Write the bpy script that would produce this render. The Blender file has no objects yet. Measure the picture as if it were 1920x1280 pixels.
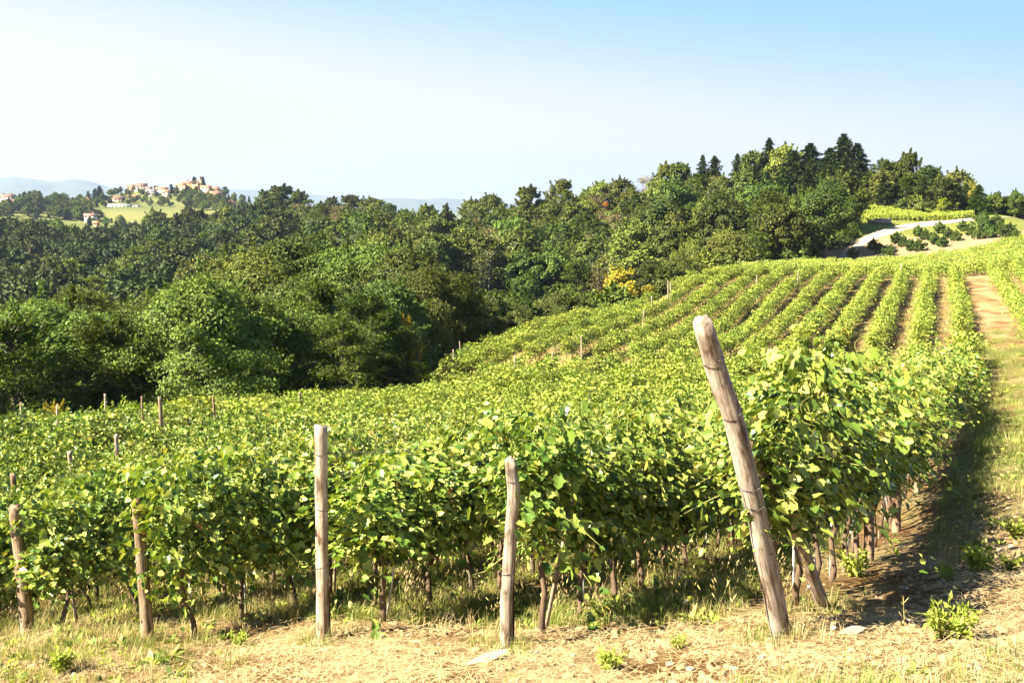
import bpy, math, random
import numpy as np
from mathutils import Vector, Matrix, Euler

# ------------------------------------------------------------------ camera, sky, sun, exposure
scene = bpy.context.scene
COL = scene.collection
R = math.radians
F = 1867.0                       # focal length in photo pixels (1920 wide)
PITCH = math.atan((640 - 380) / F)
cd = bpy.data.cameras.new('camera')
cd.sensor_width = 36.0
cd.lens = 36.0 * F / 1920.0
cd.clip_start = 0.1
cd.clip_end = 40000
cam = bpy.data.objects.new('camera', cd)
COL.objects.link(cam)
cam.location = (0, 0, 0)
cam.rotation_euler = (R(90) - PITCH, 0, 0)
scene.camera = cam

SUN_EL = R(42)
SUN_AZ = R(67)                   # the sun stands this far to the left of straight behind the camera
sdir = Vector((-math.sin(SUN_AZ) * math.cos(SUN_EL), -math.cos(SUN_AZ) * math.cos(SUN_EL), math.sin(SUN_EL)))
sl = bpy.data.lights.new('sun', 'SUN')
sl.energy = 5.0
sl.angle = R(0.5)
sl.color = (1.0, 0.92, 0.74)
sun = bpy.data.objects.new('sun', sl)
COL.objects.link(sun)
sun.rotation_euler = sdir.to_track_quat('Z', 'Y').to_euler()

world = bpy.data.worlds.new('World')
scene.world = world
world.use_nodes = True
nt = world.node_tree
sky = nt.nodes.new('ShaderNodeTexSky')
sky.sky_type = 'NISHITA'
sky.sun_disc = False
sky.sun_elevation = SUN_EL
sky.sun_rotation = math.pi + SUN_AZ
sky.air_density = .6
sky.dust_density = .2
sky.ozone_density = 2.0
bg = nt.nodes['Background']
bg.inputs['Strength'].default_value = 0.05
# summer sky: bright milky air low down, clear blue higher up, whiter towards the sun
wtc = nt.nodes.new('ShaderNodeTexCoord')
wsep = nt.nodes.new('ShaderNodeSeparateXYZ')
nt.links.new(wtc.outputs['Generated'], wsep.inputs[0])
wadd = nt.nodes.new('ShaderNodeMath')
wadd.operation = 'MULTIPLY_ADD'
wadd.inputs[1].default_value = 0.125
nt.links.new(wsep.outputs['X'], wadd.inputs[0])
nt.links.new(wsep.outputs['Z'], wadd.inputs[2])
def sky_mix(lo, hi, low_color, high_socket, socket):
    r = nt.nodes.new('ShaderNodeMapRange')
    r.interpolation_type = 'SMOOTHSTEP'
    r.inputs['From Min'].default_value = math.sin(R(lo))
    r.inputs['From Max'].default_value = math.sin(R(hi))
    nt.links.new(socket, r.inputs['Value'])
    m = nt.nodes.new('ShaderNodeMix')
    m.data_type = 'RGBA'
    m.inputs[6].default_value = (*low_color, 1)
    nt.links.new(r.outputs[0], m.inputs[0])
    nt.links.new(high_socket, m.inputs[7])
    return m.outputs[2]
blue = sky_mix(13.5, 42, (1.5, 3.0, 5.0), sky.outputs['Color'], wsep.outputs['Z'])
milky = sky_mix(4.5, 13.0, (3.95, 4.02, 4.15), blue, wadd.outputs[0])
nt.links.new(milky, bg.inputs['Color'])

scene.view_settings.view_transform = 'Standard'
scene.view_settings.look = 'None'
scene.view_settings.gamma = 1.0
scene.view_settings.use_curve_mapping = False
scene.view_settings.exposure = 2.25
scene.render.engine = 'CYCLES'
cy = scene.cycles
cy.max_bounces = 5
cy.diffuse_bounces = 1
cy.glossy_bounces = 2
cy.transmission_bounces = 2
cy.volume_bounces = 0
cy.transparent_max_bounces = 4
cy.caustics_reflective = False
cy.caustics_refractive = False
cy.use_adaptive_sampling = True
cy.adaptive_threshold = 0.02
cy.use_denoising = True

rng = np.random.default_rng(7)
random.seed(7)

# ------------------------------------------------------------------ picture ray <-> world
cp_, sp_ = math.cos(PITCH), math.sin(PITCH)
def ray(px, py):
    X = (px - 960) / F
    Y = (640 - py) / F
    x, y, z = X, cp_ + Y * sp_, Y * cp_ - sp_
    return x / y, z / y                      # per metre of forward distance
def P(px, py, d):
    a, b = ray(px, py)
    return (a * d, d, b * d)
def project(x, y, z):
    x, y, z = np.asarray(x, float), np.asarray(y, float), np.asarray(z, float)
    dep = y * cp_ - z * sp_
    up = y * sp_ + z * cp_
    dep = np.where(np.abs(dep) < 1e-3, 1e-3, dep)
    return 960 + F * x / dep, 640 - F * up / dep, dep

# ------------------------------------------------------------------ terrain: heights known at surveyed points, smooth between them
G = []                                       # (x, y, z)
def g(px, py, d, h=0.0):
    x, y, z = P(px, py, d)
    G.append((x, y, z - h))
for a in (-1.0, -0.5, 0, 0.5, 1.0):
    G.append((0.05 * math.sin(a), 0.05 * math.cos(a), -1.75))
for q in [  # foreground bank and track
    (960, 1280, 7.3), (400, 1280, 8.9), (0, 1280, 9.9), (1450, 1280, 6.6), (1900, 1280, 5.9), (1900, 1150, 8.2),
    (55, 1187, 12), (278, 1203, 11), (605, 1197, 10), (950, 1215, 9), (1470, 1197, 8), (1597, 1060, 12.5), (1659, 990, 17),
    (1900, 1000, 12.3), (1900, 860, 21), (1718, 845, 26), (1750, 765, 44), (1905, 700, 50), (1785, 660, 60), (1775, 580, 85),
    (1850, 570, 85), (1835, 525, 110), (1783, 530, 110), (1775, 500, 140), (1760, 478, 165), (1760, 455, 183), (1900, 450, 172),
    (1740, 425, 200), (1850, 412, 200), (1700, 400, 214), (1620, 400, 214), (1610, 440, 196), (1600, 470, 186), (1880, 405, 214),
    # lower rows and the field's left boundary
    (855, 690, 83), (1255, 550, 117), (1500, 505, 160), (1040, 625, 98), (1400, 515, 150)]:
    g(*q)
for q in [  # canopy tops of the vine rows, 2 m above ground
    (0, 755, 35, 2.8), (200, 735, 42, 2.8), (420, 722, 52, 2.8), (640, 708, 63, 2.8), (760, 702, 71, 2.8), (0, 950, 18.5, 2.35), (300, 850, 24, 2.35), (700, 760, 40, 2.35),
    (1000, 700, 55, 2.35), (1250, 640, 62, 2.35), (1300, 585, 85, 2.35),
    # woods: tops of the trees
    (60, 640, 55, 9), (300, 600, 75, 10), (550, 560, 90, 12), (480, 470, 115, 12), (700, 470, 105, 13), (880, 540, 105, 10), (150, 540, 85, 9),
    (1000, 590, 125, 9), (1130, 540, 132, 9), (300, 530, 140, 9), (100, 560, 190, 10), (300, 520, 230, 10), (550, 470, 200, 10), (850, 480, 180, 10),
    (60, 480, 300, 10), (250, 470, 330, 10), (450, 440, 330, 10), (650, 430, 300, 10), (800, 430, 280, 10),
    (20, 405, 450, 11), (200, 425, 450, 11), (330, 405, 450, 11), (420, 390, 450, 11), (520, 362, 440, 12), (640, 372, 430, 12), (730, 388, 400, 11),
    (800, 395, 330, 10), (900, 378, 320, 10), (1000, 368, 305, 10), (1060, 345, 300, 11), (1200, 338, 285, 10), (1300, 310, 272, 11),
    (1000, 450, 240, 10), (1150, 420, 240, 10), (1300, 400, 225, 10), (1000, 520, 175, 10), (1200, 490, 170, 9), (1400, 400, 190, 10),
    (1450, 272, 255, 14), (1580, 258, 242, 17), (1680, 295, 235, 12), (1800, 330, 226, 10), (1900, 362, 222, 8), (1500, 350, 205, 11)]:
    g(*q)
for q in [  # far side: village hill and fields
    (30, 386, 800), (100, 390, 780), (180, 425, 700), (250, 425, 680), (330, 420, 690), (170, 395, 770), (250, 392, 790), (330, 392, 800),
    (220, 383, 830), (260, 374, 880), (260, 360, 920), (300, 366, 900), (370, 357, 930), (400, 368, 900), (430, 385, 880), (480, 388, 930),
    (340, 375, 870), (450, 392, 800), (0, 380, 900)]:
    g(*q)
for a, r, z in [(-1, 20, -7), (1, 20, -2.6), (-1, 60, -15), (1, 60, -4), (-1, 200, -25), (1, 200, -3), (-1, 600, -25), (1, 600, -15),
                (-.8, 1500, -60), (-.4, 1300, -50), (-.2, 1500, -55), (0, 1300, -60), (.3, 1300, -60), (.8, 1500, -60), (-1, 1500, -60),
                (0.0, 600, -40), (.2, 500, -35), (.4, 500, -35), (-.1, 700, -40), (0, 420, -28), (.15, 380, -25),
                (-.8, 4000, -70), (0, 4000, -70), (.8, 4000, -70), (-.8, 12000, -75), (0, 12000, -75), (.8, 12000, -75)]:
    G.append((r * math.sin(a), r * math.cos(a), z))
G = np.array(G)
def _q(x, y):
    r = np.hypot(x, y)
    a = np.clip(np.arctan2(x, y), -1.0, 1.0)
    return np.stack([a * 2.4 * np.minimum(1, r / 1.5), np.log(r + 6.0)], -1), r
def _phi(d2):
    return 0.5 * d2 * np.log(d2 + 1e-12)
_gq, _gr = _q(G[:, 0], G[:, 1])
_n = len(G)
_K = _phi(((_gq[:, None] - _gq[None]) ** 2).sum(-1)) + np.eye(_n) * 2e-4
_Pm = np.hstack([np.ones((_n, 1)), _gq])
_A = np.block([[_K, _Pm], [_Pm.T, np.zeros((3, 3))]])
_W = np.linalg.solve(_A, np.concatenate([G[:, 2] / (_gr + 6.0), np.zeros(3)]))
def ground(x, y):
    x, y = np.asarray(x, float), np.asarray(y, float)
    shp = x.shape
    x, y = x.ravel(), y.ravel()
    out = np.empty(len(x))
    for i in range(0, len(x), 20000):
        q, r = _q(x[i:i + 20000], y[i:i + 20000])
        k = _phi(((q[:, None] - _gq[None]) ** 2).sum(-1))
        s = k @ _W[:_n] + _W[_n] + q @ _W[_n + 1:]
        out[i:i + 20000] = s * (r + 6.0)
    # small real unevenness of the soil
    rr = np.hypot(x, y)
    w = np.clip(1 - rr / 120, 0, 1)
    out += w * (0.035 * np.sin(x * 1.7 + 1.3 * np.sin(y * 1.1)) * np.sin(y * 1.9 + x * .6) + 0.018 * np.sin(x * 5.1 + y * 2.2) * np.sin(y * 4.3 - x * 1.4))
    return out.reshape(shp)
def gz(x, y):
    return float(ground(np.array([x]), np.array([y]))[0])
def hit(px, py, h=0.0, d0=4.0, d1=1200.0):
    """point where the sight line through a photo pixel comes down to h above the ground"""
    a, b = ray(px, py)
    d = np.exp(np.linspace(math.log(d0), math.log(d1), 900))
    f = b * d - ground(a * d, d) - h
    i = np.where(f <= 0)[0]
    i = i[0] if len(i) else int(np.argmin(f))
    if i > 0 and f[i] <= 0:
        t = f[i - 1] / (f[i - 1] - f[i] + 1e-9)
        dd = d[i - 1] + t * (d[i] - d[i - 1])
    else:
        dd = d[i]
    return a * dd, dd

# the rows run straight from the headland, then bend a little to the left as the slope rises
AZ1, AZ2 = R(26.6), R(23.2)
_uu = np.arange(-80, 420, .5)
_t = np.clip((_uu - 46) / 20, 0, 1)
_ua = AZ1 + (AZ2 - AZ1) * _t * _t * (3 - 2 * _t)
_ux, _uy = np.cumsum(np.sin(_ua)) * .5, np.cumsum(np.cos(_ua)) * .5
_ux -= np.interp(0, _uu, _ux)
_uy -= np.interp(0, _uu, _uy)
def row_az(u):
    return np.interp(u, _uu, _ua)
US, UC = math.sin(AZ1), math.cos(AZ1)
def uv2xy(u, v):
    a = row_az(u)
    return np.interp(u, _uu, _ux) - v * np.cos(a), np.interp(u, _uu, _uy) + v * np.sin(a)
def xy2uv(x, y):
    u = x * US + y * UC
    for _ in range(5):
        a = row_az(u)
        dx, dy = x - np.interp(u, _uu, _ux), y - np.interp(u, _uu, _uy)
        u = u + .9 * (dx * np.sin(a) + dy * np.cos(a))
    a = row_az(u)
    dx, dy = x - np.interp(u, _uu, _ux), y - np.interp(u, _uu, _uy)
    return u, -dx * np.cos(a) + dy * np.sin(a)

# ------------------------------------------------------------------ mesh and tagging helpers
def tag(o, label=None, cat=None, group=None, kind=None):
    if label: o['label'] = label
    if cat: o['category'] = cat
    if group: o['group'] = group
    if kind: o['kind'] = kind
    return o
def empty(name, loc=(0, 0, 0), rot=(0, 0, 0), scale=1.0):
    o = bpy.data.objects.new(name, None)
    o.empty_display_size = 0.2
    o.location = loc
    o.rotation_euler = rot
    o.scale = (scale,) * 3
    COL.objects.link(o)
    return o
class MB:
    """collects vertices and faces of one mesh"""
    def __init__(self):
        self.v, self.loops, self.sizes, self.mi, self.n = [], [], [], [], 0
    def add(self, v, f, mi=0):
        v = np.asarray(v, float).reshape(-1, 3)
        for poly in f:
            self.loops.append(np.asarray(poly) + self.n)
            self.sizes.append(len(poly))
            self.mi.append(mi)
        self.v.append(v)
        self.n += len(v)
    def add_many(self, v, faces, mi=0):
        """faces: (n, k) array"""
        v = np.asarray(v, float).reshape(-1, 3)
        faces = np.asarray(faces)
        self.loops.append((faces + self.n).ravel())
        self.sizes += [faces.shape[1]] * len(faces)
        self.mi += [mi] * len(faces)
        self.v.append(v)
        self.n += len(v)
    def merge(self, other, mi_off=0):
        for l in other.loops:
            self.loops.append(l + self.n)
        self.sizes += other.sizes
        self.mi += [m + mi_off for m in other.mi]
        self.v += other.v
        self.n += other.n
        return self
    def tube(self, pts, rad, n=8, mi=0, cap=True, rnd=0.0):
        pts = [Vector(p) for p in pts]
        rings = []
        for i, p in enumerate(pts):
            t = (pts[min(i + 1, len(pts) - 1)] - pts[max(i - 1, 0)]).normalized()
            a = t.cross(Vector((0, 1, 0)) if abs(t.y) < 0.9 else Vector((1, 0, 0))).normalized()
            b = t.cross(a)
            rr = rad[i] if hasattr(rad, '__len__') else rad
            rings.append([p + (a * math.cos(2 * math.pi * k / n) + b * math.sin(2 * math.pi * k / n)) * rr * (1 + rnd * (random.random() - .5)) for k in range(n)])
        v = [c for r_ in rings for c in r_]
        f = [[i * n + k, i * n + (k + 1) % n, (i + 1) * n + (k + 1) % n, (i + 1) * n + k] for i in range(len(pts) - 1) for k in range(n)]
        if cap:
            f.append(list(range(n))[::-1])
            f.append([(len(pts) - 1) * n + k for k in range(n)])
        self.add([tuple(c) for c in v], f, mi)
    def box(self, x0, x1, y0, y1, z0, z1, mi=0):
        self.add([(x0, y0, z0), (x1, y0, z0), (x1, y1, z0), (x0, y1, z0), (x0, y0, z1), (x1, y0, z1), (x1, y1, z1), (x0, y1, z1)],
                 [[3, 2, 1, 0], [4, 5, 6, 7], [0, 1, 5, 4], [1, 2, 6, 5], [2, 3, 7, 6], [3, 0, 4, 7]], mi)
    def mesh(self, name, mats, smooth=False):
        me = bpy.data.meshes.new(name)
        v = np.concatenate(self.v) if self.v else np.zeros((0, 3))
        lo = np.concatenate([np.asarray(l).ravel() for l in self.loops]).astype(np.int32)
        sz = np.array(self.sizes, np.int32)
        me.vertices.add(len(v))
        me.vertices.foreach_set('co', v.ravel())
        me.loops.add(len(lo))
        me.loops.foreach_set('vertex_index', lo)
        me.polygons.add(len(sz))
        me.polygons.foreach_set('loop_start', np.concatenate([[0], np.cumsum(sz)[:-1]]).astype(np.int32))
        me.polygons.foreach_set('loop_total', sz)
        for m in (mats if isinstance(mats, (list, tuple)) else [mats]):
            me.materials.append(m)
        me.polygons.foreach_set('material_index', np.array(self.mi, np.int32))
        if smooth:
            me.polygons.foreach_set('use_smooth', np.ones(len(sz), bool))
        me.update(calc_edges=True)
        me.validate()
        return me
    def build(self, name, mats, parent=None, smooth=False):
        o = bpy.data.objects.new(name, self.mesh(name, mats, smooth))
        COL.objects.link(o)
        if parent:
            o.parent = parent
        return o
def child(name, me, parent):
    o = bpy.data.objects.new(name, me)
    COL.objects.link(o)
    o.parent = parent
    return o
def copy_thing(root):
    c = root.copy()
    COL.objects.link(c)
    for ch in root.children:
        k = ch.copy()
        COL.objects.link(k)
        k.parent = c
    return c
def norm(a):
    return a / (np.linalg.norm(a, axis=-1, keepdims=True) + 1e-9)
def leaves(mb, pos, tip, nrm, size, tv, tf, mi=0, asp=None):
    """stamp a leaf template (x across, y along, z bend) at every position"""
    pos, tip, nrm = np.asarray(pos), norm(np.asarray(tip)), np.asarray(nrm)
    side = norm(np.cross(tip, nrm))
    nn = np.cross(side, tip)
    size = np.asarray(size).reshape(-1, 1, 1)
    tv = np.asarray(tv, float)
    ax = np.ones((len(pos), 1, 1)) if asp is None else np.asarray(asp).reshape(-1, 1, 1)
    v = pos[:, None] + size * (tv[None, :, 0:1] * side[:, None] * ax + tv[None, :, 1:2] * tip[:, None] + tv[None, :, 2:3] * nn[:, None])
    m = len(tv)
    off = (np.arange(len(pos)) * m)[:, None]
    groups = {}
    for f in tf:
        groups.setdefault(len(f), []).append(f)
    base = mb.n
    first = True
    for k, fl in groups.items():
        fa = (off[:, None] + np.array(fl)[None]).reshape(-1, k)
        if first:
            mb.add_many(v, fa, mi)
            first = False
        else:
            mb.loops.append((fa + base).ravel())
            mb.sizes += [k] * len(fa)
            mb.mi += [mi] * len(fa)

# ------------------------------------------------------------------ materials
def nodes(name):
    m = bpy.data.materials.new(name)
    m.use_nodes = True
    t = m.node_tree
    return m, t, t.nodes['Principled BSDF'], t.nodes['Material Output']
def N(t, kind, **kw):
    n = t.nodes.new(kind)
    for k, v in kw.items():
        if k in n.inputs:
            n.inputs[k].default_value = v
        else:
            setattr(n, k, v)
    return n
def ramp(t, stops, fac=None):
    r = t.nodes.new('ShaderNodeValToRGB')
    e = r.color_ramp.elements
    e[0].position, e[0].color = stops[0][0], (*stops[0][1], 1)
    e[1].position, e[1].color = stops[-1][0], (*stops[-1][1], 1)
    for p, c in stops[1:-1]:
        x = e.new(p)
        x.color = (*c, 1)
    if fac is not None:
        t.links.new(fac, r.inputs['Fac'])
    return r
def mixc(t, a, b, fac, mode='MIX'):
    n = t.nodes.new('ShaderNodeMix')
    n.data_type = 'RGBA'
    n.blend_type = mode
    for s, val in ((6, a), (7, b), (0, fac)):
        if hasattr(val, 'links'):
            t.links.new(val, n.inputs[s])
        elif isinstance(val, tuple):
            n.inputs[s].default_value = (*val, 1)
        else:
            n.inputs[s].default_value = val
    return n.outputs[2]
def leaf_mat(name, stops, rough=0.55, transl=0.35, tcol=(1.2, 1.25, 0.5), objvar=0.35, spec=0.16):
    """leaf blade: every leaf (mesh island) its own tone, every plant its own tone, light passes through"""
    m, t, b, out = nodes(name)
    geo = N(t, 'ShaderNodeNewGeometry')
    oi = N(t, 'ShaderNodeObjectInfo')
    c = ramp(t, stops, geo.outputs['Random Per Island']).outputs['Color']
    hs = N(t, 'ShaderNodeHueSaturation')
    mr = N(t, 'ShaderNodeMapRange', **{'To Min': 1 - objvar, 'To Max': 1 + objvar})
    t.links.new(oi.outputs['Random'], mr.inputs['Value'])
    t.links.new(mr.outputs[0], hs.inputs['Value'])
    mh = N(t, 'ShaderNodeMath', operation='MULTIPLY_ADD')
    fr = N(t, 'ShaderNodeMath', operation='FRACT')
    mm = N(t, 'ShaderNodeMath', operation='MULTIPLY')
    mm.inputs[1].default_value = 17.31
    t.links.new(oi.outputs['Random'], mm.inputs[0])
    t.links.new(mm.outputs[0], fr.inputs[0])
    t.links.new(fr.outputs[0], mh.inputs[0])
    mh.inputs[1].default_value = 0.05 * objvar / 0.35
    mh.inputs[2].default_value = 0.5 - 0.025 * objvar / 0.35
    t.links.new(mh.outputs[0], hs.inputs['Hue'])
    t.links.new(c, hs.inputs['Color'])
    c = mixc(t, hs.outputs['Color'], oi.outputs['Color'], 1.0, 'MULTIPLY')
    t.links.new(c, b.inputs['Base Color'])
    b.inputs['Roughness'].default_value = rough
    b.inputs['Specular IOR Level'].default_value = spec
    tr = N(t, 'ShaderNodeBsdfTranslucent')
    t.links.new(mixc(t, c, tcol, 1.0, 'MULTIPLY'), tr.inputs['Color'])
    ms = N(t, 'ShaderNodeMixShader')
    ms.inputs[0].default_value = transl
    t.links.new(b.outputs[0], ms.inputs[1])
    t.links.new(tr.outputs[0], ms.inputs[2])
    t.links.new(ms.outputs[0], out.inputs['Surface'])
    return m
def plain(name, col, rough=0.8, noise=0.0, scale=4.0, col2=None, spec=0.3, bump=0.0, stretch=(1, 1, 1), detail=6):
    m, t, b, out = nodes(name)
    b.inputs['Roughness'].default_value = rough
    b.inputs['Specular IOR Level'].default_value = spec
    if col2 is None:
        b.inputs['Base Color'].default_value = (*col, 1)
    if col2 is not None or bump:
        tc = N(t, 'ShaderNodeTexCoord')
        mp = N(t, 'ShaderNodeMapping')
        mp.inputs['Scale'].default_value = stretch
        t.links.new(tc.outputs['Object'], mp.inputs['Vector'])
        nz = N(t, 'ShaderNodeTexNoise', Scale=scale, Detail=detail, Roughness=0.65)
        t.links.new(mp.outputs[0], nz.inputs['Vector'])
        if col2 is not None:
            r = ramp(t, [(0.32, col), (0.68, col2)], nz.outputs['Fac'])
            t.links.new(r.outputs['Color'], b.inputs['Base Color'])
        if bump:
            bp = N(t, 'ShaderNodeBump', Strength=1.0, Distance=bump)
            t.links.new(nz.outputs['Fac'], bp.inputs['Height'])
            t.links.new(bp.outputs[0], b.inputs['Normal'])
    return m

M = {}
M['vine_leaf'] = leaf_mat('vine_leaf', [(0, (.055, .10, .015)), (.3, (.13, .20, .03)), (.62, (.26, .32, .05)), (.88, (.41, .44, .09)), (.97, (.52, .51, .14)), (.993, (.45, .36, .07)), (1, (.24, .11, .03))], rough=.40, transl=.21, objvar=.18, spec=.36)
M['vine_leaf_far'] = leaf_mat('vine_leaf_far', [(0, (.09, .14, .018)), (.45, (.22, .28, .035)), (1, (.42, .44, .08))], rough=.5, transl=.2, objvar=.22, spec=.3)
M['shoot'] = plain('shoot', (.30, .30, .07), .6)
M['vine_bark'] = plain('vine_bark', (.09, .055, .03), .9, scale=9, col2=(.20, .14, .085), bump=.02, stretch=(1, 1, .25))
M['bark'] = plain('bark', (.07, .055, .04), .9, scale=3, col2=(.17, .14, .10), bump=.03, stretch=(1, 1, .3))
M['pale_bark'] = plain('pale_bark', (.20, .17, .13), .9, scale=3, col2=(.36, .31, .25), stretch=(1, 1, .3))
def tree_stops(r, g_, b_, k=1.0):
    return [(0, (r * .62, g_ * .62, b_ * .7)), (.5, (r, g_, b_)), (.85, (r * 1.45, g_ * 1.38, b_ * 1.2)), (1, (r * 1.9, g_ * 1.7, b_ * 1.3))]
M['oak'] = leaf_mat('oak', tree_stops(.072, .092, .017), transl=.14, objvar=.42)
M['dark_oak'] = leaf_mat('dark_oak', tree_stops(.048, .066, .018), transl=.1, objvar=.4)  # oak copy with the shade of the left valley slope put into its colour
M['ash'] = leaf_mat('ash', tree_stops(.100, .136, .022), transl=.17, objvar=.4)
M['robinia'] = leaf_mat('robinia', tree_stops(.090, .125, .018), transl=.2, objvar=.3)
M['conifer'] = leaf_mat('conifer', tree_stops(.045, .070, .020), transl=.08, objvar=.25)
M['pine'] = leaf_mat('pine', tree_stops(.065, .095, .026), transl=.1, objvar=.25)
M['yellow'] = leaf_mat('yellow', [(0, (.19, .17, .02)), (.5, (.35, .28, .03)), (1, (.48, .39, .05))], transl=.3, objvar=.15)
M['dry'] = leaf_mat('dry', [(0, (.09, .075, .03)), (.5, (.15, .12, .045)), (1, (.25, .19, .08))], transl=.2, objvar=.3)
M['hazel'] = leaf_mat('hazel', tree_stops(.07, .11, .022), transl=.25, objvar=.2)
M['grass_green'] = leaf_mat('grass_green', [(0, (.10, .15, .03)), (.5, (.19, .24, .05)), (.85, (.33, .32, .09)), (1, (.46, .38, .15))], transl=.35, objvar=.35)
M['grass_dry'] = leaf_mat('grass_dry', [(0, (.26, .20, .07)), (.5, (.45, .35, .14)), (1, (.60, .50, .25))], transl=.25, objvar=.25, tcol=(1, .95, .6))
M['weed'] = leaf_mat('weed', [(0, (.20, .26, .04)), (.5, (.34, .40, .06)), (1, (.48, .50, .10))], transl=.3, objvar=.1)
M['straw'] = plain('straw', (.30, .20, .08), .7, scale=30, col2=(.58, .46, .24))
M['stone'] = plain('stone', (.26, .21, .15), .9, scale=14, col2=(.46, .39, .29), bump=.01)
M['white_petal'] = plain('white_petal', (.8, .78, .74), .6)
M['wire'] = plain('wire', (.18, .16, .14), .45)
M['stake_metal'] = plain('stake_metal', (.42, .41, .38), .55, scale=20, col2=(.58, .57, .53))
def wood(name, dark, light, pale):
    m, t, b, out = nodes(name)
    tc = N(t, 'ShaderNodeTexCoord')
    mp = N(t, 'ShaderNodeMapping')
    mp.inputs['Scale'].default_value = (1, 1, .045)
    t.links.new(tc.outputs['Object'], mp.inputs['Vector'])
    grain = N(t, 'ShaderNodeTexNoise', Scale=46.0, Detail=6.0, Roughness=.7)
    t.links.new(mp.outputs[0], grain.inputs['Vector'])
    mp2 = N(t, 'ShaderNodeMapping')
    mp2.inputs['Scale'].default_value = (1, 1, .35)
    t.links.new(tc.outputs['Object'], mp2.inputs['Vector'])
    patch = N(t, 'ShaderNodeTexNoise', Scale=7.0, Detail=5.0, Roughness=.7)
    t.links.new(mp2.outputs[0], patch.inputs['Vector'])
    c1 = ramp(t, [(.315, (.03, .022, .015)), (.34, dark), (.47, light), (.70, pale)], grain.outputs['Fac']).outputs['Color']
    c2 = ramp(t, [(.36, (.22, .15, .10)), (.47, (.72, .64, .56)), (.6, (1.0, .98, .95)), (.75, (1.12, 1.1, 1.08))], patch.outputs['Fac']).outputs['Color']
    c = mixc(t, c1, c2, 1.0, 'MULTIPLY')
    t.links.new(c, b.inputs['Base Color'])
    b.inputs['Roughness'].default_value = .85
    b.inputs['Specular IOR Level'].default_value = .2
    bp = N(t, 'ShaderNodeBump', Strength=.9, Distance=.012)
    t.links.new(grain.outputs['Fac'], bp.inputs['Height'])
    t.links.new(bp.outputs[0], b.inputs['Normal'])
    return m
M['post_pale'] = wood('post_pale', (.22, .16, .11), (.46, .39, .30), (.62, .55, .45))
M['post_grey'] = wood('post_grey', (.12, .095, .07), (.36, .31, .25), (.58, .53, .46))
M['post_brown'] = wood('post_brown', (.10, .065, .04), (.29, .21, .135), (.46, .37, .27))
M['crack'] = plain('crack', (.025, .018, .012), .95)

# ground: colour of the soil, turf and litter is laid out per vertex, broken up by noise
m, t, b, out = nodes('soil')
att = N(t, 'ShaderNodeAttribute', attribute_name='tint')
tc = N(t, 'ShaderNodeTexCoord')
n1 = N(t, 'ShaderNodeTexNoise', Scale=1.1, Detail=8.0, Roughness=.7)
n2 = N(t, 'ShaderNodeTexNoise', Scale=9.0, Detail=8.0, Roughness=.75)
n3 = N(t, 'ShaderNodeTexNoise', Scale=48.0, Detail=4.0, Roughness=.7)
for n_ in (n1, n2, n3):
    t.links.new(tc.outputs['Object'], n_.inputs['Vector'])
r1 = ramp(t, [(.3, (.66, .62, .55)), (.5, (1, 1, 1)), (.72, (1.22, 1.2, 1.12))], n1.outputs['Fac']).outputs['Color']
r2 = ramp(t, [(.34, (.42, .34, .26)), (.5, (.95, .95, .93)), (.66, (1.35, 1.32, 1.25))], n2.outputs['Fac']).outputs['Color']
r3 = ramp(t, [(.3, (.6, .55, .5)), (.55, (1.05, 1.05, 1.05))], n3.outputs['Fac']).outputs['Color']
c = mixc(t, mixc(t, mixc(t, att.outputs['Color'], r1, 1.0, 'MULTIPLY'), r2, 1.0, 'MULTIPLY'), r3, 1.0, 'MULTIPLY')
t.links.new(c, b.inputs['Base Color'])
b.inputs['Roughness'].default_value = .95
b.inputs['Specular IOR Level'].default_value = .1
ad = N(t, 'ShaderNodeMath', operation='ADD')
m2_ = N(t, 'ShaderNodeMath', operation='MULTIPLY')
m2_.inputs[1].default_value = .35
t.links.new(n3.outputs['Fac'], m2_.inputs[0])
t.links.new(n2.outputs['Fac'], ad.inputs[0])
t.links.new(m2_.outputs[0], ad.inputs[1])
bp = N(t, 'ShaderNodeBump', Strength=1.0, Distance=.2)
t.links.new(ad.outputs[0], bp.inputs['Height'])
t.links.new(bp.outputs[0], b.inputs['Normal'])
M['soil'] = m

# ------------------------------------------------------------------ field layout
ROW_V = [1.65, 4.07, 6.2, 8.45, 10.6] + [10.6 + 2.24 * i for i in range(1, 15)]
LANE = (60.5, 66.5)
_b = [xy2uv(*P(q[0], q[1], q[2])[:2]) for q in ((855, 690, 83), (1255, 550, 117), (1500, 505, 150), (1600, 492, 158), (1757, 484, 160), (1863, 470, 168), (1960, 455, 172))]
_bu, _bv = [8, 30] + [float(q[0]) for q in _b], [38.5, 39.8] + [float(q[1]) for q in _b]
print('boundary', [(round(a), round(b)) for a, b in zip(_bu, _bv)])
def vmax(u):
    return np.interp(u, _bu, _bv)
def in_field(x, y, pad=0.0):
    u, v = xy2uv(x, y)
    return (u > 7.5 - pad) & (u < 196 + pad) & (v < vmax(u) + pad) & (v > -14 - pad)

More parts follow.
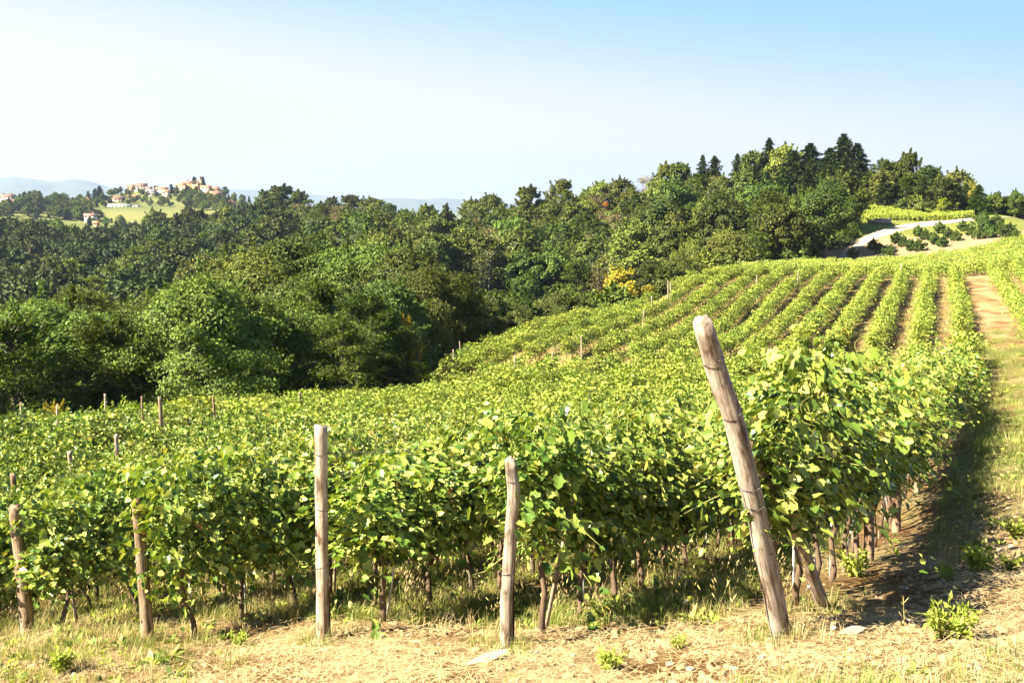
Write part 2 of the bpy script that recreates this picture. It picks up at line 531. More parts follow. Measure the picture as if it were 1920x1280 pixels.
# ------------------------------------------------------------------ ground sheet
az = np.concatenate([np.linspace(-math.pi, -0.62, 34)[:-1], np.linspace(-0.62, 0.62, 420), np.linspace(0.62, math.pi, 34)[1:]])
rad = np.concatenate([[0.0], np.exp(np.linspace(math.log(0.8), math.log(12000), 560))])
A_, R_ = np.meshgrid(az, rad, indexing='ij')
X_, Y_ = R_ * np.sin(A_), R_ * np.cos(A_)
Z_ = ground(X_, Y_)
def fbm(x, y, s, seed=0):
    o = np.zeros_like(x)
    rs = np.random.default_rng(seed)
    for k in range(7):
        a = rs.uniform(0, 6.28)
        f = s * rs.uniform(.6, 2.2)
        o += np.sin(f * (x * math.cos(a) + y * math.sin(a)) + rs.uniform(0, 6.28) + 1.7 * np.sin(.5 * f * (y * math.cos(a) - x * math.sin(a)) + rs.uniform(0, 6.28)))
    return o / 7
U_, V_ = xy2uv(X_, Y_)
tint = np.empty(X_.shape + (3,))
tint[:] = (.075, .085, .03)                                                # woodland floor
far = R_ > 520
tint[far] = (.15, .18, .06)
inf_ = in_field(X_, Y_, 1.5)
soil_c, straw_c, turf_c = np.array((.34, .19, .075)), np.array((.60, .44, .23)), np.array((.24, .25, .055))
k = np.clip(.5 + 1.1 * fbm(X_, Y_, 1.3, 3), 0, 1)[..., None]
turf_c = np.where((U_ > 60)[..., None], np.array((.20, .21, .05)), turf_c)
k = np.where((U_ > 60)[..., None], k * .75, k)
fieldc = soil_c * .8 * k + (straw_c * .55 + turf_c * .45) * (1 - k)
tint = np.where(inf_[..., None], fieldc, tint)
grs = np.clip(1.4 * fbm(X_, Y_, .8, 12) - .25, 0, .8)[..., None]
tint = np.where(inf_[..., None], tint * (1 - grs) + np.array((.17, .21, .045)) * grs, tint)
near = (R_ < 26) & (U_ < 9.4) | ((V_ < .5) & (V_ > -30) & (U_ < 60)) | ((V_ < 1.2) & (V_ > -2) & (U_ < 130))
k2 = np.clip(.5 + 1.3 * fbm(X_, Y_, 1.6, 5), 0, 1)[..., None]
tint = np.where(near[..., None], straw_c * k2 + soil_c * .8 * (1 - k2), tint)
turf = ((V_ < .9) & (U_ > 14) & (U_ < 75) & (V_ > -2.4))[..., None] * np.clip(.55 + 1.2 * fbm(X_, Y_, .7, 14), 0, .85)[..., None]
tint = tint * (1 - turf) + np.array((.20, .24, .055)) * turf
up = (R_ > 165) & (R_ < 214) & (A_ > .30)
tint = np.where((up & ~inf_)[..., None], np.array((.42, .32, .18)), tint)
mead = (R_ > 205) & (R_ < 234) & (A_ > .31) & (A_ < .6)
tint = np.where(mead[..., None], np.array((.22, .25, .06)), tint)
vil = (R_ > 560) & (R_ < 1100)
PXg, PYg, DPg = project(X_, Y_, Z_)
k3 = np.clip(.5 + .9 * fbm(X_, Y_, .03, 9), 0, 1)[..., None]
tint = np.where(vil[..., None], np.array((.14, .17, .055)) * k3 + np.array((.22, .22, .075)) * (1 - k3), tint)
me = bpy.data.meshes.new('ground')
na, nr = X_.shape
vv = np.stack([X_, Y_, Z_], -1).reshape(-1, 3)
ii, jj = np.meshgrid(np.arange(na - 1), np.arange(nr - 1), indexing='ij')
ff = np.stack([ii * nr + jj, ii * nr + jj + 1, (ii + 1) * nr + jj + 1, (ii + 1) * nr + jj], -1).reshape(-1, 4)
gm = MB()
gm.add_many(vv, ff[:, ::-1])
me = gm.mesh('ground', M['soil'], smooth=True)
ca = me.attributes.new('tint', 'FLOAT_COLOR', 'POINT')
ca.data.foreach_set('color', np.concatenate([tint.reshape(-1, 3), np.ones((na * nr, 1))], 1).ravel())
go = bpy.data.objects.new('ground', me)
COL.objects.link(go)
tag(go, 'dry straw coloured soil of the hillside', 'ground', kind='structure')

# far ranges of hills
hm = plain('far_hill', (.035, .055, .04), .95, scale=.004, col2=(.10, .12, .075), detail=8)
def hill_range(prof, d, depth, seed, label):
    px = np.array([p[0] for p in prof], float)
    hh = np.array([P(p[0], p[1], d)[2] + 75 for p in prof])
    pp = np.linspace(px[0], px[-1], 260)
    top = np.interp(pp, px, hh)
    dd = np.linspace(-1, 1, 40)
    a = (pp - 960) / F
    AA, DD = np.meshgrid(a, dd, indexing='ij')
    yy = d + DD * depth
    xx = AA * yy
    sh = np.clip(np.cos(DD * math.pi / 2), 0, 1) ** .8
    zz = -78 + (top[:, None]) * sh * (1 + .18 * fbm(xx, yy, .0035, seed)) + 30 * sh * (1 - sh) * fbm(xx, yy, .007, seed + 1)
    n, m_ = xx.shape
    ii, jj = np.meshgrid(np.arange(n - 1), np.arange(m_ - 1), indexing='ij')
    f = np.stack([ii * m_ + jj, (ii + 1) * m_ + jj, (ii + 1) * m_ + jj + 1, ii * m_ + jj + 1], -1).reshape(-1, 4)
    mb = MB()
    mb.add_many(np.stack([xx, yy, zz], -1).reshape(-1, 3), f)
    o = mb.build('hills', hm, smooth=True)
    tag(o, label, 'hills', kind='structure')
hill_range([(-500, 350), (-200, 338), (0, 334), (40, 331), (70, 335), (110, 343), (150, 340), (175, 343), (215, 352), (250, 352), (290, 354), (330, 360), (380, 372), (440, 390), (520, 399)], 8600, 1500, 2, 'pale blue range of hills beyond the village')
hill_range([(150, 372), (300, 368), (420, 352), (460, 356), (520, 360), (600, 366), (680, 370), (740, 370), (800, 375), (840, 371), (870, 375), (930, 380), (1010, 382), (1100, 388), (1300, 396)], 10500, 1300, 5, 'faintest blue hills along the horizon')

# ------------------------------------------------------------------ grape vines
half = [(0, 0), (.16, -.13), (.42, .0), (.36, .16), (.56, .38), (.34, .50), (.30, .78), (0, 1.0)]
LEAF_V = [(x, y, .30 * abs(x) - .28 * y * y + .06 * y) for x, y in half] + [(-x, y, .30 * abs(x) - .28 * y * y + .06 * y) for x, y in half[1:-1]]
LEAF_F = [[0, 1, 2, 3, 7], [3, 4, 5, 6, 7], [0, 7, 10, 9, 8], [10, 7, 13, 12, 11]]
DIA_V = [(0, 0, 0), (.42, .42, .08), (0, 1, -.12), (-.42, .42, .08)]
DIA_F = [[0, 1, 2, 3]]
def vine_foliage(seed, nshoot=78, step=.044, lsize=(.042, .112), tv=LEAF_V, tf=LEAF_F, stems=True, fill=520, wild=0.0, zlo=.62, dr=1.0):
    rs = np.random.default_rng(seed)
    pos, tip, nrm, size = [], [], [], []
    mb = MB()
    for s in range(nshoot):
        b0 = np.array([rs.uniform(-.58, .58), rs.normal(0, .08), rs.uniform(zlo + .13, 1.72)])
        side = 1 if rs.random() < .5 else -1
        d = np.array([rs.normal(0, .38), side * rs.uniform(.03, .58), rs.uniform(-.15, 1.0)])
        d /= np.linalg.norm(d)
        L = rs.uniform(.4, .9) * (1.5 if rs.random() < .16 + wild else 1)
        n = max(4, int(L / step))
        ss = np.linspace(.1, 1, n)
        droop = rs.uniform(.15, dr)
        pts = b0 + d * (ss * L)[:, None] + np.array([0, 0, -1.0]) * (droop * (ss * L) ** 2)[:, None] + rs.normal(0, .012, (n, 3))
        pos.append(pts + rs.normal(0, .035, (n, 3)))
        o = np.stack([rs.normal(0, .7, n), side * np.abs(rs.normal(.5, .5, n)) , rs.normal(-.45, .4, n)], -1) + d * .4
        tip.append(o)
        nrm.append(np.stack([rs.normal(0, .45, n), side * np.abs(rs.normal(.55, .35, n)), rs.normal(.8, .35, n)], -1))
        size.append(rs.uniform(*lsize, n) * np.interp(ss, [0, .6, 1], [1.05, 1.0, .45]))
        if stems and s % 2 == 0:
            q = pts[::max(1, n // 4)]
            if len(q) > 2:
                mb.tube(q, [.0035] * (len(q) - 1) + [.0015], n=3, mi=1, cap=False)
    n = fill
    y = rs.normal(0, .24, n)
    pos.append(np.stack([rs.uniform(-.6, .6, n), y, rs.uniform(zlo, 2.1, n)], -1))
    sg = np.sign(y)
    tip.append(np.stack([rs.normal(0, .7, n), sg * np.abs(rs.normal(.5, .4, n)), rs.normal(-.5, .4, n)], -1))
    nrm.append(np.stack([rs.normal(0, .4, n), sg * np.abs(rs.normal(.6, .3, n)), rs.normal(.6, .4, n)], -1))
    size.append(rs.uniform(*lsize, n))
    leaves(mb, np.concatenate(pos), np.concatenate(tip), np.concatenate(nrm), np.concatenate(size), tv, tf, asp=rs.uniform(.85, 1.25, sum(map(len, size))))
    if stems:                                        # curling tendrils
        for s in range(9):
            c = np.array([rs.uniform(-.5, .5), rs.normal(0, .3), rs.uniform(1.5, 2.3)])
            tt = np.linspace(0, 1, 9)
            pts = c + np.stack([.12 * np.sin(tt * 5 + s) * tt, .12 * np.cos(tt * 4.4 + s) * tt, .28 * tt - .25 * tt ** 2 * rs.uniform(0, 2)], -1)
            mb.tube(pts, .0022, n=3, mi=1, cap=False)
    return mb
def vine_trunk(seed):
    rs = np.random.default_rng(seed)
    mb = MB()
    x = rs.uniform(-.15, .15)
    pts = [(x, 0, -.1), (x * .8 + .02, .02, .15), (x * .3 - .05, -.03, .42), (-.02, .03, .68), (.05, 0, .95), (.1, 0, 1.3)]
    mb.tube(pts, [.038, .032, .027, .027, .022, .014], n=7, rnd=.35)
    for sgn in (-1, 1):
        mb.tube([(.03, 0, .88), (sgn * .2, .01, 1.0), (sgn * .5, -.01, 1.04)], [.018, .014, .008], n=5, rnd=.3)
    return mb
NV = 5
near_fol = [vine_foliage(100 + i).mesh('foliage', [M['vine_leaf'], M['shoot']]) for i in range(NV)]
mid_hang = [vine_foliage(110 + i, zlo=.76, dr=.85).mesh('foliage', [M['vine_leaf'], M['shoot']]) for i in range(NV)]
high_fol = [vine_foliage(120 + i, zlo=.92, dr=.55).mesh('foliage', [M['vine_leaf'], M['shoot']]) for i in range(NV)]
mid_fol = [vine_foliage(140 + i, nshoot=56, step=.055, lsize=(.065, .125), tv=LEAF_V, tf=LEAF_F, stems=False, fill=260).mesh('foliage', [M['vine_leaf']]) for i in range(5)]
trunks = [vine_trunk(200 + i).mesh('trunk', [M['vine_bark']], True) for i in range(5)]
PH = 7.9                                             # posts along a row
vines = []                                           # (row, u, v, turned)
for k_, v0 in enumerate(ROW_V):
    u = (8.45, 8.8, 9.0, 8.25, 8.42)[k_] if k_ < 5 else 8.6
    while u < LANE[0]:
        if v0 < vmax(u) - .5:
            vines.append((k_, u, v0 + .05 * math.sin(u * .31 + k_), 0))
        u += rng.uniform(.92, 1.06)
for k_ in range(16):                                 # the upper block, rows planted wider apart
    v0 = 1.65 + 2.62 * k_
    u = LANE[1] + rng.uniform(0, .8)
    while u < 126:
        if v0 < vmax(u) - .5 and rng.random() > .03:
            vines.append((k_ + 20, u, v0 + .12 * math.sin(u * .21 + k_), 0))
        u += rng.uniform(.95, 1.15)
for j_ in range(32):                                 # headland rows running across the crest
    u0 = 128.5 + 2.25 * j_
    v = -15.0
    while v < vmax(u0) - .5:
        if u0 < (168 - 2.0 * v if v < 0 else 168 - .75 * v):
            vines.append((60, u0 + .15 * math.sin(v * .3 + j_), v, 1))
        v += rng.uniform(.92, 1.06)
for k_, v0 in ((-2, -2.25), (-3, -4.7), (-4, -7.1), (-5, -9.5)):
    u = 44.0
    while u < 127:
        vines.append((k_, u, v0, 0))
        u += rng.uniform(.92, 1.06)
vk = np.array([q[0] for q in vines])
vu = np.array([q[1] for q in vines])
vvv = np.array([q[2] for q in vines])
vt = np.array([q[3] for q in vines])
vx, vy = uv2xy(vu, vvv)
# bare patch of soil beside the upper boundary, a lane end seen between two stakes
bx_, by_ = hit(1241, 572)
bu, bv = xy2uv(bx_, by_)
kpx = project(vx, vy, ground(vx, vy))[0]
keep = ~((np.abs(vu - bu) < 5.0) & (vvv > bv - 1.6)) & ~((vk >= 20) & (kpx < 866))
vk, vu, vvv, vx, vy, vt = vk[keep], vu[keep], vvv[keep], vx[keep], vy[keep], vt[keep]
vz = ground(vx, vy)
ppx, ppy, pdp = project(vx, vy, vz + 1.3)
infr = (ppx > -350 - 2200 / pdp) & (ppx < 2270 + 2200 / pdp) & (pdp > 3) & (ppy < 1900)
seen = ((ppx > -60 - 600 / pdp) & (ppx < 1980 + 600 / pdp) & (ppy < 1500))[infr]
dist = np.hypot(vx, vy)
vx, vy, vz, vk, vu, vvv, dist, vt = (a[infr] for a in (vx, vy, vz, vk, vu, vvv, dist, vt))
order = np.argsort(dist + np.where(seen, 0, 1e5))
IND = set(order[:300].tolist())
ROWNAME = {0: 'the row behind the tall leaning post', 1: 'the row behind the crooked post', 2: 'the row behind the straight pale post',
           3: 'the row behind the half hidden leafy post', 4: 'the row behind the split dark post'}
first_done = set()
def vine_rot(i):
    e = .4
    x1, y1 = vx[i] + US * e, vy[i] + UC * e
    slope = (gz(x1, y1) - vz[i]) / e
    return math.atan(slope)
for i in order[:300]:
    k_ = int(vk[i])
    flip = math.pi if rng.random() < .5 else 0
    t = empty('grape_vine', (vx[i], vy[i], vz[i]), (0, 0, math.pi / 2 - row_az(vu[i]) + flip), 1.0)
    s = rng.uniform(.93, 1.07)
    t.scale = (s, s * rng.uniform(.95, 1.12) * (1.15 if k_ == 0 else 1.1), s * rng.uniform(.88, 1.14) * (1.15 if k_ == 0 else 1.0))
    near_ = dist[i] < 30
    child('foliage', (high_fol if k_ == 0 else mid_hang if k_ in (1, 2) else near_fol)[int(rng.integers(NV))] if near_ else mid_fol[int(rng.integers(5))], t)
    child('trunk', trunks[int(rng.integers(5))], t)
    if k_ in ROWNAME:
        if k_ not in first_done and k_ != 9:
            first_done.add(k_)
            lab = {0: 'first grapevine of its row, its shoots growing round the tall leaning post', 1: 'first grapevine of its row, right behind the crooked post',
                   2: 'first grapevine of its row, right behind the straight pale post', 3: 'first grapevine of its row, its leaves wrapped round a half hidden post',
                   4: 'first grapevine of its row, behind the split dark post'}[k_]
            tag(t, lab, 'grapevine', 'grapevines of ' + ROWNAME[k_])
        else:
            tag(t, 'leafy grapevine further along ' + ROWNAME[k_], 'grapevine', 'grapevines of ' + ROWNAME[k_])
    elif k_ > 4:
        tag(t, 'leafy grapevine in the rows lower down the slope, nearer the wood', 'grapevine', 'grapevines in the lower rows of the slope')
    else:
        tag(t, 'leafy grapevine on the far side of the dirt track', 'grapevine', 'grapevines across the dirt track')

# ------------------------------------------------------------------ scattering of what nobody could count
def scatter(name, pts, rot, scl, idx, protos, label, cat):
    """one object: many small copies of a few meshes standing at the given points"""
    c = bpy.data.collections.new(name + '_kinds')
    for me_ in protos:
        o = bpy.data.objects.new(name, me_)
        c.objects.link(o)
    mp = bpy.data.meshes.new(name)
    mp.vertices.add(len(pts))
    mp.vertices.foreach_set('co', np.asarray(pts, np.float32).ravel())
    a = mp.attributes.new('rot', 'FLOAT_VECTOR', 'POINT')
    a.data.foreach_set('vector', np.asarray(rot, np.float32).ravel())
    a = mp.attributes.new('scl', 'FLOAT_VECTOR', 'POINT')
    s = np.asarray(scl, np.float32)
    if s.ndim == 1:
        s = np.repeat(s[:, None], 3, 1)
    a.data.foreach_set('vector', s.ravel())
    a = mp.attributes.new('idx', 'INT', 'POINT')
    a.data.foreach_set('value', np.asarray(idx, np.int32))
    ob = bpy.data.objects.new(name, mp)
    COL.objects.link(ob)
    ng = bpy.data.node_groups.new(name + '_nodes', 'GeometryNodeTree')
    ng.interface.new_socket('Geometry', in_out='INPUT', socket_type='NodeSocketGeometry')
    ng.interface.new_socket('Geometry', in_out='OUTPUT', socket_type='NodeSocketGeometry')
    gi, gout = ng.nodes.new('NodeGroupInput'), ng.nodes.new('NodeGroupOutput')
    ip = ng.nodes.new('GeometryNodeInstanceOnPoints')
    ci = ng.nodes.new('GeometryNodeCollectionInfo')
    ci.inputs['Collection'].default_value = c
    ci.inputs['Separate Children'].default_value = True
    ci.inputs['Reset Children'].default_value = True
    ip.inputs['Pick Instance'].default_value = True
    def na_(nm, ty):
        n = ng.nodes.new('GeometryNodeInputNamedAttribute')
        n.data_type = ty
        n.inputs['Name'].default_value = nm
        return n.outputs['Attribute']
    er = ng.nodes.new('FunctionNodeEulerToRotation')
    L = ng.links.new
    L(na_('rot', 'FLOAT_VECTOR'), er.inputs[0])
    L(er.outputs[0], ip.inputs['Rotation'])
    L(na_('scl', 'FLOAT_VECTOR'), ip.inputs['Scale'])
    L(na_('idx', 'INT'), ip.inputs['Instance Index'])
    L(gi.outputs[0], ip.inputs['Points'])
    L(ci.outputs[0], ip.inputs['Instance'])
    L(ip.outputs[0], gout.inputs[0])
    md = ob.modifiers.new('scatter', 'NODES')
    md.node_group = ng
    tag(ob, label, cat, kind='stuff')
    return ob

far_i = order[300:]
far_fol = []
for i in range(5):
    mb = vine_foliage(170 + i, nshoot=44, step=.075, lsize=(.095, .175), tv=DIA_V, tf=DIA_F, stems=False, fill=220)
    far_fol.append(mb.merge(vine_trunk(230 + i), 1).mesh('vine', [M['vine_leaf_far'], M['vine_bark']]))
n = len(far_i)
scatter('vineyard', np.stack([vx[far_i], vy[far_i], vz[far_i]], -1),
        np.stack([np.zeros(n), np.zeros(n), math.pi / 2 - row_az(vu[far_i]) + math.pi * rng.integers(0, 2, n) + vt[far_i] * math.pi / 2], -1),
        np.where(vu[far_i] > 60, .8, 1.0)[:, None] ** np.array([0, .6, .6]) * np.stack([rng.uniform(1.0, 1.25, n), rng.uniform(1.0, 1.5, n) * (1 + .2 * fbm(vx[far_i], vy[far_i], .9, 61)), rng.uniform(.76, 1.06, n) * (1 + .16 * fbm(vx[far_i], vy[far_i], .7, 62))], -1), rng.integers(0, 5, n), far_fol,
        'rows of vines climbing the far slope of the vineyard', 'vineyard')

# ------------------------------------------------------------------ posts, stakes and wires
def post(name, pts, radii, mat, label, group=None, rings=(), crack=False, n=14, seed=0):
    """wooden post; pts in world space from its foot up"""
    base = Vector(pts[0])
    axis = (Vector(pts[-1]) - base)
    L = axis.length
    q = axis.to_track_quat('Z', 'Y')
    t = empty(name, base, q.to_euler())
    inv = q.inverted()
    loc = [inv @ (Vector(p) - base) for p in pts]
    rs = np.random.default_rng(seed + 900)
    zs = np.linspace(-.35, L, 26)
    lz = [p.z for p in loc]
    mb = MB()
    ph = rs.uniform(0, 6, 4)
    verts, faces = [], []
    for j, z in enumerate(zs):
        cx, cy_ = np.interp(z, lz, [p.x for p in loc]), np.interp(z, lz, [p.y for p in loc])
        rr = np.interp(z, lz, radii)
        for k in range(n):
            a = 2 * math.pi * k / n
            w = 1 + .07 * math.sin(2 * a + ph[0] + z * .8) + .05 * math.sin(3 * a + ph[1] - z * 1.3) + .035 * math.sin(z * 9 + ph[2] + a) + rs.uniform(-.02, .02)
            zz = z + (.02 * math.sin(a + ph[3]) + rs.uniform(-.012, .012) if j == len(zs) - 1 else 0)
            verts.append((cx + rr * w * math.cos(a), cy_ + rr * w * math.sin(a), zz))
    for j in range(len(zs) - 1):
        for k in range(n):
            faces.append([j * n + k, j * n + (k + 1) % n, (j + 1) * n + (k + 1) % n, (j + 1) * n + k])
    o = len(verts) - n
    verts.append((cx, cy_, L - .008))
    for k in range(n):
        faces.append([o + k, o + (k + 1) % n, len(verts) - 1])
    mb.add(verts, faces)
    mb.build('shaft', mat, t, smooth=True)
    for fz in rings:                                         # wire wound round the post
        rg = MB()
        z = fz * L
        cx, cy_ = np.interp(z, lz, [p.x for p in loc]), np.interp(z, lz, [p.y for p in loc])
        rr = np.interp(z, lz, radii) * 1.09
        pts_ = [(cx + rr * math.cos(a), cy_ + rr * math.sin(a), z + .018 * math.sin(a * 1.0 + fz * 9)) for a in np.linspace(0, 4 * math.pi, 41)]
        rg.tube(pts_, .0035, n=5)
        rg.build('tie_wire', M['wire'], t)
    if crack:                                                # long drying crack on the side towards the lane
        cr = MB()
        th, fr_ = crack
        zz = np.linspace(.02, .55 * fr_ * L, 18)
        pts_ = []
        for z in zz:
            rr = np.interp(z, lz, radii) * 1.005
            cx, cy_ = np.interp(z, lz, [p.x for p in loc]), np.interp(z, lz, [p.y for p in loc])
            a = th + .12 * math.sin(z * 6) + .05 * math.sin(z * 17)
            pts_.append((cx + rr * math.cos(a), cy_ + rr * math.sin(a), z))
        cr.tube(pts_, np.interp(zz, [0, .3 * fr_ * L, .55 * fr_ * L], [.010, .007, .002]), n=5)
        cr.build('crack', M['crack'], t)
    tag(t, label, 'post', group)
    return t
def foot(px, py, d):
    x, y, z = P(px, py, d)
    return (x, y, gz(x, y))
post('wooden_post', [foot(1465, 1195, 8.0), P(1418, 960, 7.78), P(1372, 770, 7.62), P(1342, 690, 7.55), P(1317, 600, 7.45)], [.088, .080, .076, .079, .068], M['post_grey'],
     'tall grey wooden post leaning left at the head of its row', rings=(.44, .5, .72, .88), crack=(-1.75, 1.0), seed=1)
lp = foot(1547, 1110, 9.2)
post('brace_post', [lp, P(1500, 1010, 8.75), P(1400, 830, 7.9)], [.062, .058, .05], M['post_pale'], 'slanting brace pole propped against the tall leaning post', seed=2)
post('wooden_post', [foot(606, 1197, 10), P(604, 1000, 10), P(602, 797, 10)], [.074, .071, .067], M['post_pale'],
     'straight pale round post standing free of the leaves', rings=(.36, .62, .88), crack=(-1.2, .45), seed=3)
post('wooden_post', [foot(950, 1213, 9), P(951, 1110, 9), P(959, 1000, 9), P(964, 920, 9), P(957, 862, 9)], [.068, .066, .062, .060, .052], M['post_grey'],
     'short crooked weathered post bent a little at its middle', rings=(.4, .9), crack=(-2.0, .8), seed=4)
post('wooden_post', [foot(278, 1203, 11), P(266, 1050, 11), P(256, 935, 11)], [.075, .070, .062], M['post_brown'],
     'dark round post half hidden behind vine leaves', rings=(.5,), seed=5)
post('wooden_post', [foot(53, 1187, 12), P(40, 1060, 12), P(27, 950, 12)], [.088, .082, .070], M['post_brown'],
     'split dark post near the left edge of the photo', rings=(.55,), crack=(-1.4, .9), seed=6)
# posts showing above the canopy
SHOW = [(120, 724, 2.35, .055, 'tall pale post topmost among the posts at the left edge of the wood'),
        (80, 737, 2.3, .05, 'pale post between two others where the vines meet the dark wood'),
        (39, 754, 2.3, .05, 'pale post closest to the left edge of the photo, before the dark wood'),
        (107, 760, 2.15, .045, 'short stub of a post just below the tallest pale post'),
        (197, 738, 2.25, .05, 'brownish post to the left of two pale ones at the wood'),
        (213, 724, 2.35, .05, 'thin pale post against the dark wood, right of the brownish one'),
        (246, 723, 2.3, .045, 'thin pale post half sunk in leaves below the wood'),
        (266, 744, 2.2, .045, 'grey post stub among leaves left of the crossed dark posts'),
        (300, 744, 2.45, .07, 'dark split post, left half of the crossed pair among the leaves'),
        (218, 815, 2.25, .06, 'grey post in the leaves below the crossed pair'),
        (130, 846, 2.2, .06, 'pale stub of a post deep in the sunlit leaves at left'),
        (24, 889, 2.3, .07, 'dark post standing above the split post at left'),
        (196, 897, 2.2, .06, 'brown post showing in the leaves between the two leafy rows'),
        (386, 878, 2.2, .06, 'dark post in the leaves left of the straight pale post'),
        (562, 735, 2.2, .05, 'small grey post tip in the middle of the lower rows'),
        (333, 722, 2.3, .045, 'grey post tip on the skyline of the vines right of the crossed pair'),
        (400, 742, 2.2, .045, 'weathered tip of a post in front of the dark wood'),
        (656, 816, 2.2, .05, 'brown post seen through the leaves right of the straight pale post'),
        (1106, 748, 2.1, .05, 'brown post tip among bright leaves right of the crooked post'),
        (850, 655, 2.6, .06, 'pale post at the corner where the lower rows meet the wood'),
        (862, 640, 2.3, .05, 'thin grey stake just right of the corner post'),
        (966, 668, 2.2, .06, 'pale row end post on the far slope before orange soil'),
        (1036, 660, 2.2, .06, 'bleached row end post beside a gap of orange soil'),
        (1090, 630, 2.6, .045, 'thin pale stake standing in the gap of orange soil'),
        (1207, 582, 2.6, .05, 'thin pale stake below the bare patch on the slope'),
        (1222, 556, 2.4, .06, 'pale stake at the left side of the bare patch'),
        (1253, 527, 3.0, .07, 'tallest pale stake at the right side of the bare patch'),
        (1258, 529, 2.6, .06, 'thin stake close beside the tallest one at the bare patch'),
        (1195, 533, 2.4, .06, 'white stake in front of the yellow tree'),
        (1180, 545, 2.2, .06, 'slanting stake below the yellow tree'),
        (1419, 516, 2.4, .06, 'pale stake rising from the vines below the big bright tree'),
        (1690, 494, 2.5, .07, 'bare pale stake among vines below the shrub rows'),
        (1497, 507, 2.3, .07, 'pale stake at the top edge of the far vines')]
for j, (px, py, h, r, lab) in enumerate(SHOW):
    if px < 420 and py < 765:
        h += .38
    x, y = hit(px, py, h, d0=17.0)
    z = gz(x, y)
    zt = P(px, py, y)[2]
    lean = rng.normal(0, .05)
    post('wooden_post', [(x - lean, y, z), (x, y, zt)], [r * 1.05, r * .95], M[('post_pale', 'post_grey', 'post_brown')[0 if 'pale' in lab or 'white' in lab or 'bleached' in lab else 2 if ('dark' in lab or 'brown' in lab) else 1]], lab, 'posts among the vine rows', seed=20 + j, n=8)
x, y = hit(301, 744, 2.45, d0=17.0)
z = gz(x, y)
post('wooden_post', [(x + .28, y - .05, z), P(299, 752, y - .08)], [.06, .055], M['post_brown'], 'dark thin pole crossing the split post among the leaves', 'posts among the vine rows', seed=80, n=8)

# slim stakes, one beside each near vine
sm_ = MB()
sm_.tube([(0, 0, -.2), (0, 0, .6), (.01, 0, 1.45)], [.013, .013, .012], n=6)
sme = sm_.mesh('vine_stake', [M['stake_metal']], True)
sm_ = MB()
sm_.tube([(0, 0, -.2), (.01, 0, .6), (0, .01, 1.5)], [.022, .021, .018], n=7, rnd=.15)
smw = sm_.mesh('vine_stake', [M['post_pale']], True)
for k_, tuple_ in ROWNAME.items():
    ids = [i for i in order[:300] if vk[i] == k_ and vu[i] < (34 if k_ == 0 else 24)]
    for i in ids:
        du = .16
        x, y = vx[i] + US * du - .05, vy[i] + UC * du
        o = bpy.data.objects.new('vine_stake', sme if rng.random() < .6 else smw)
        COL.objects.link(o)
        o.location = (x, y, gz(x, y))
        o.rotation_euler = (rng.normal(0, .07), rng.normal(0, .07), rng.uniform(0, 6))
        tag(o, 'slim pale stake tied to a vine of ' + tuple_, 'stake', 'stakes of ' + tuple_)
# second kind of support: heavier posts inside the right hand row
for u_ in (13.5, 17.3, 21.5, 27.0):
    x, y = uv2xy(u_, 1.45)
    z = gz(x, y)
    post('wooden_post', [(x, y, z), (x - .1, y - .05, z + 1.9)], [.075, .06], M['post_brown'], 'rough brown post inside the row behind the leaning post', 'brown posts inside the row behind the leaning post', seed=int(u_ * 3), n=9)
# trellis wires
for k_ in range(5):
    wb = MB()
    for hz in (1.05, 1.6, 2.0):
        pts = []
        for u_ in np.linspace(8.3, 40, 34):
            x, y = uv2xy(u_, ROW_V[k_])
            pts.append((x, y, gz(x, y) + hz))
        wb.tube(pts, .0035, n=4)
    o = wb.build('trellis_wire', M['wire'])
    tag(o, 'thin wires strung along ' + ROWNAME[k_], 'wire')

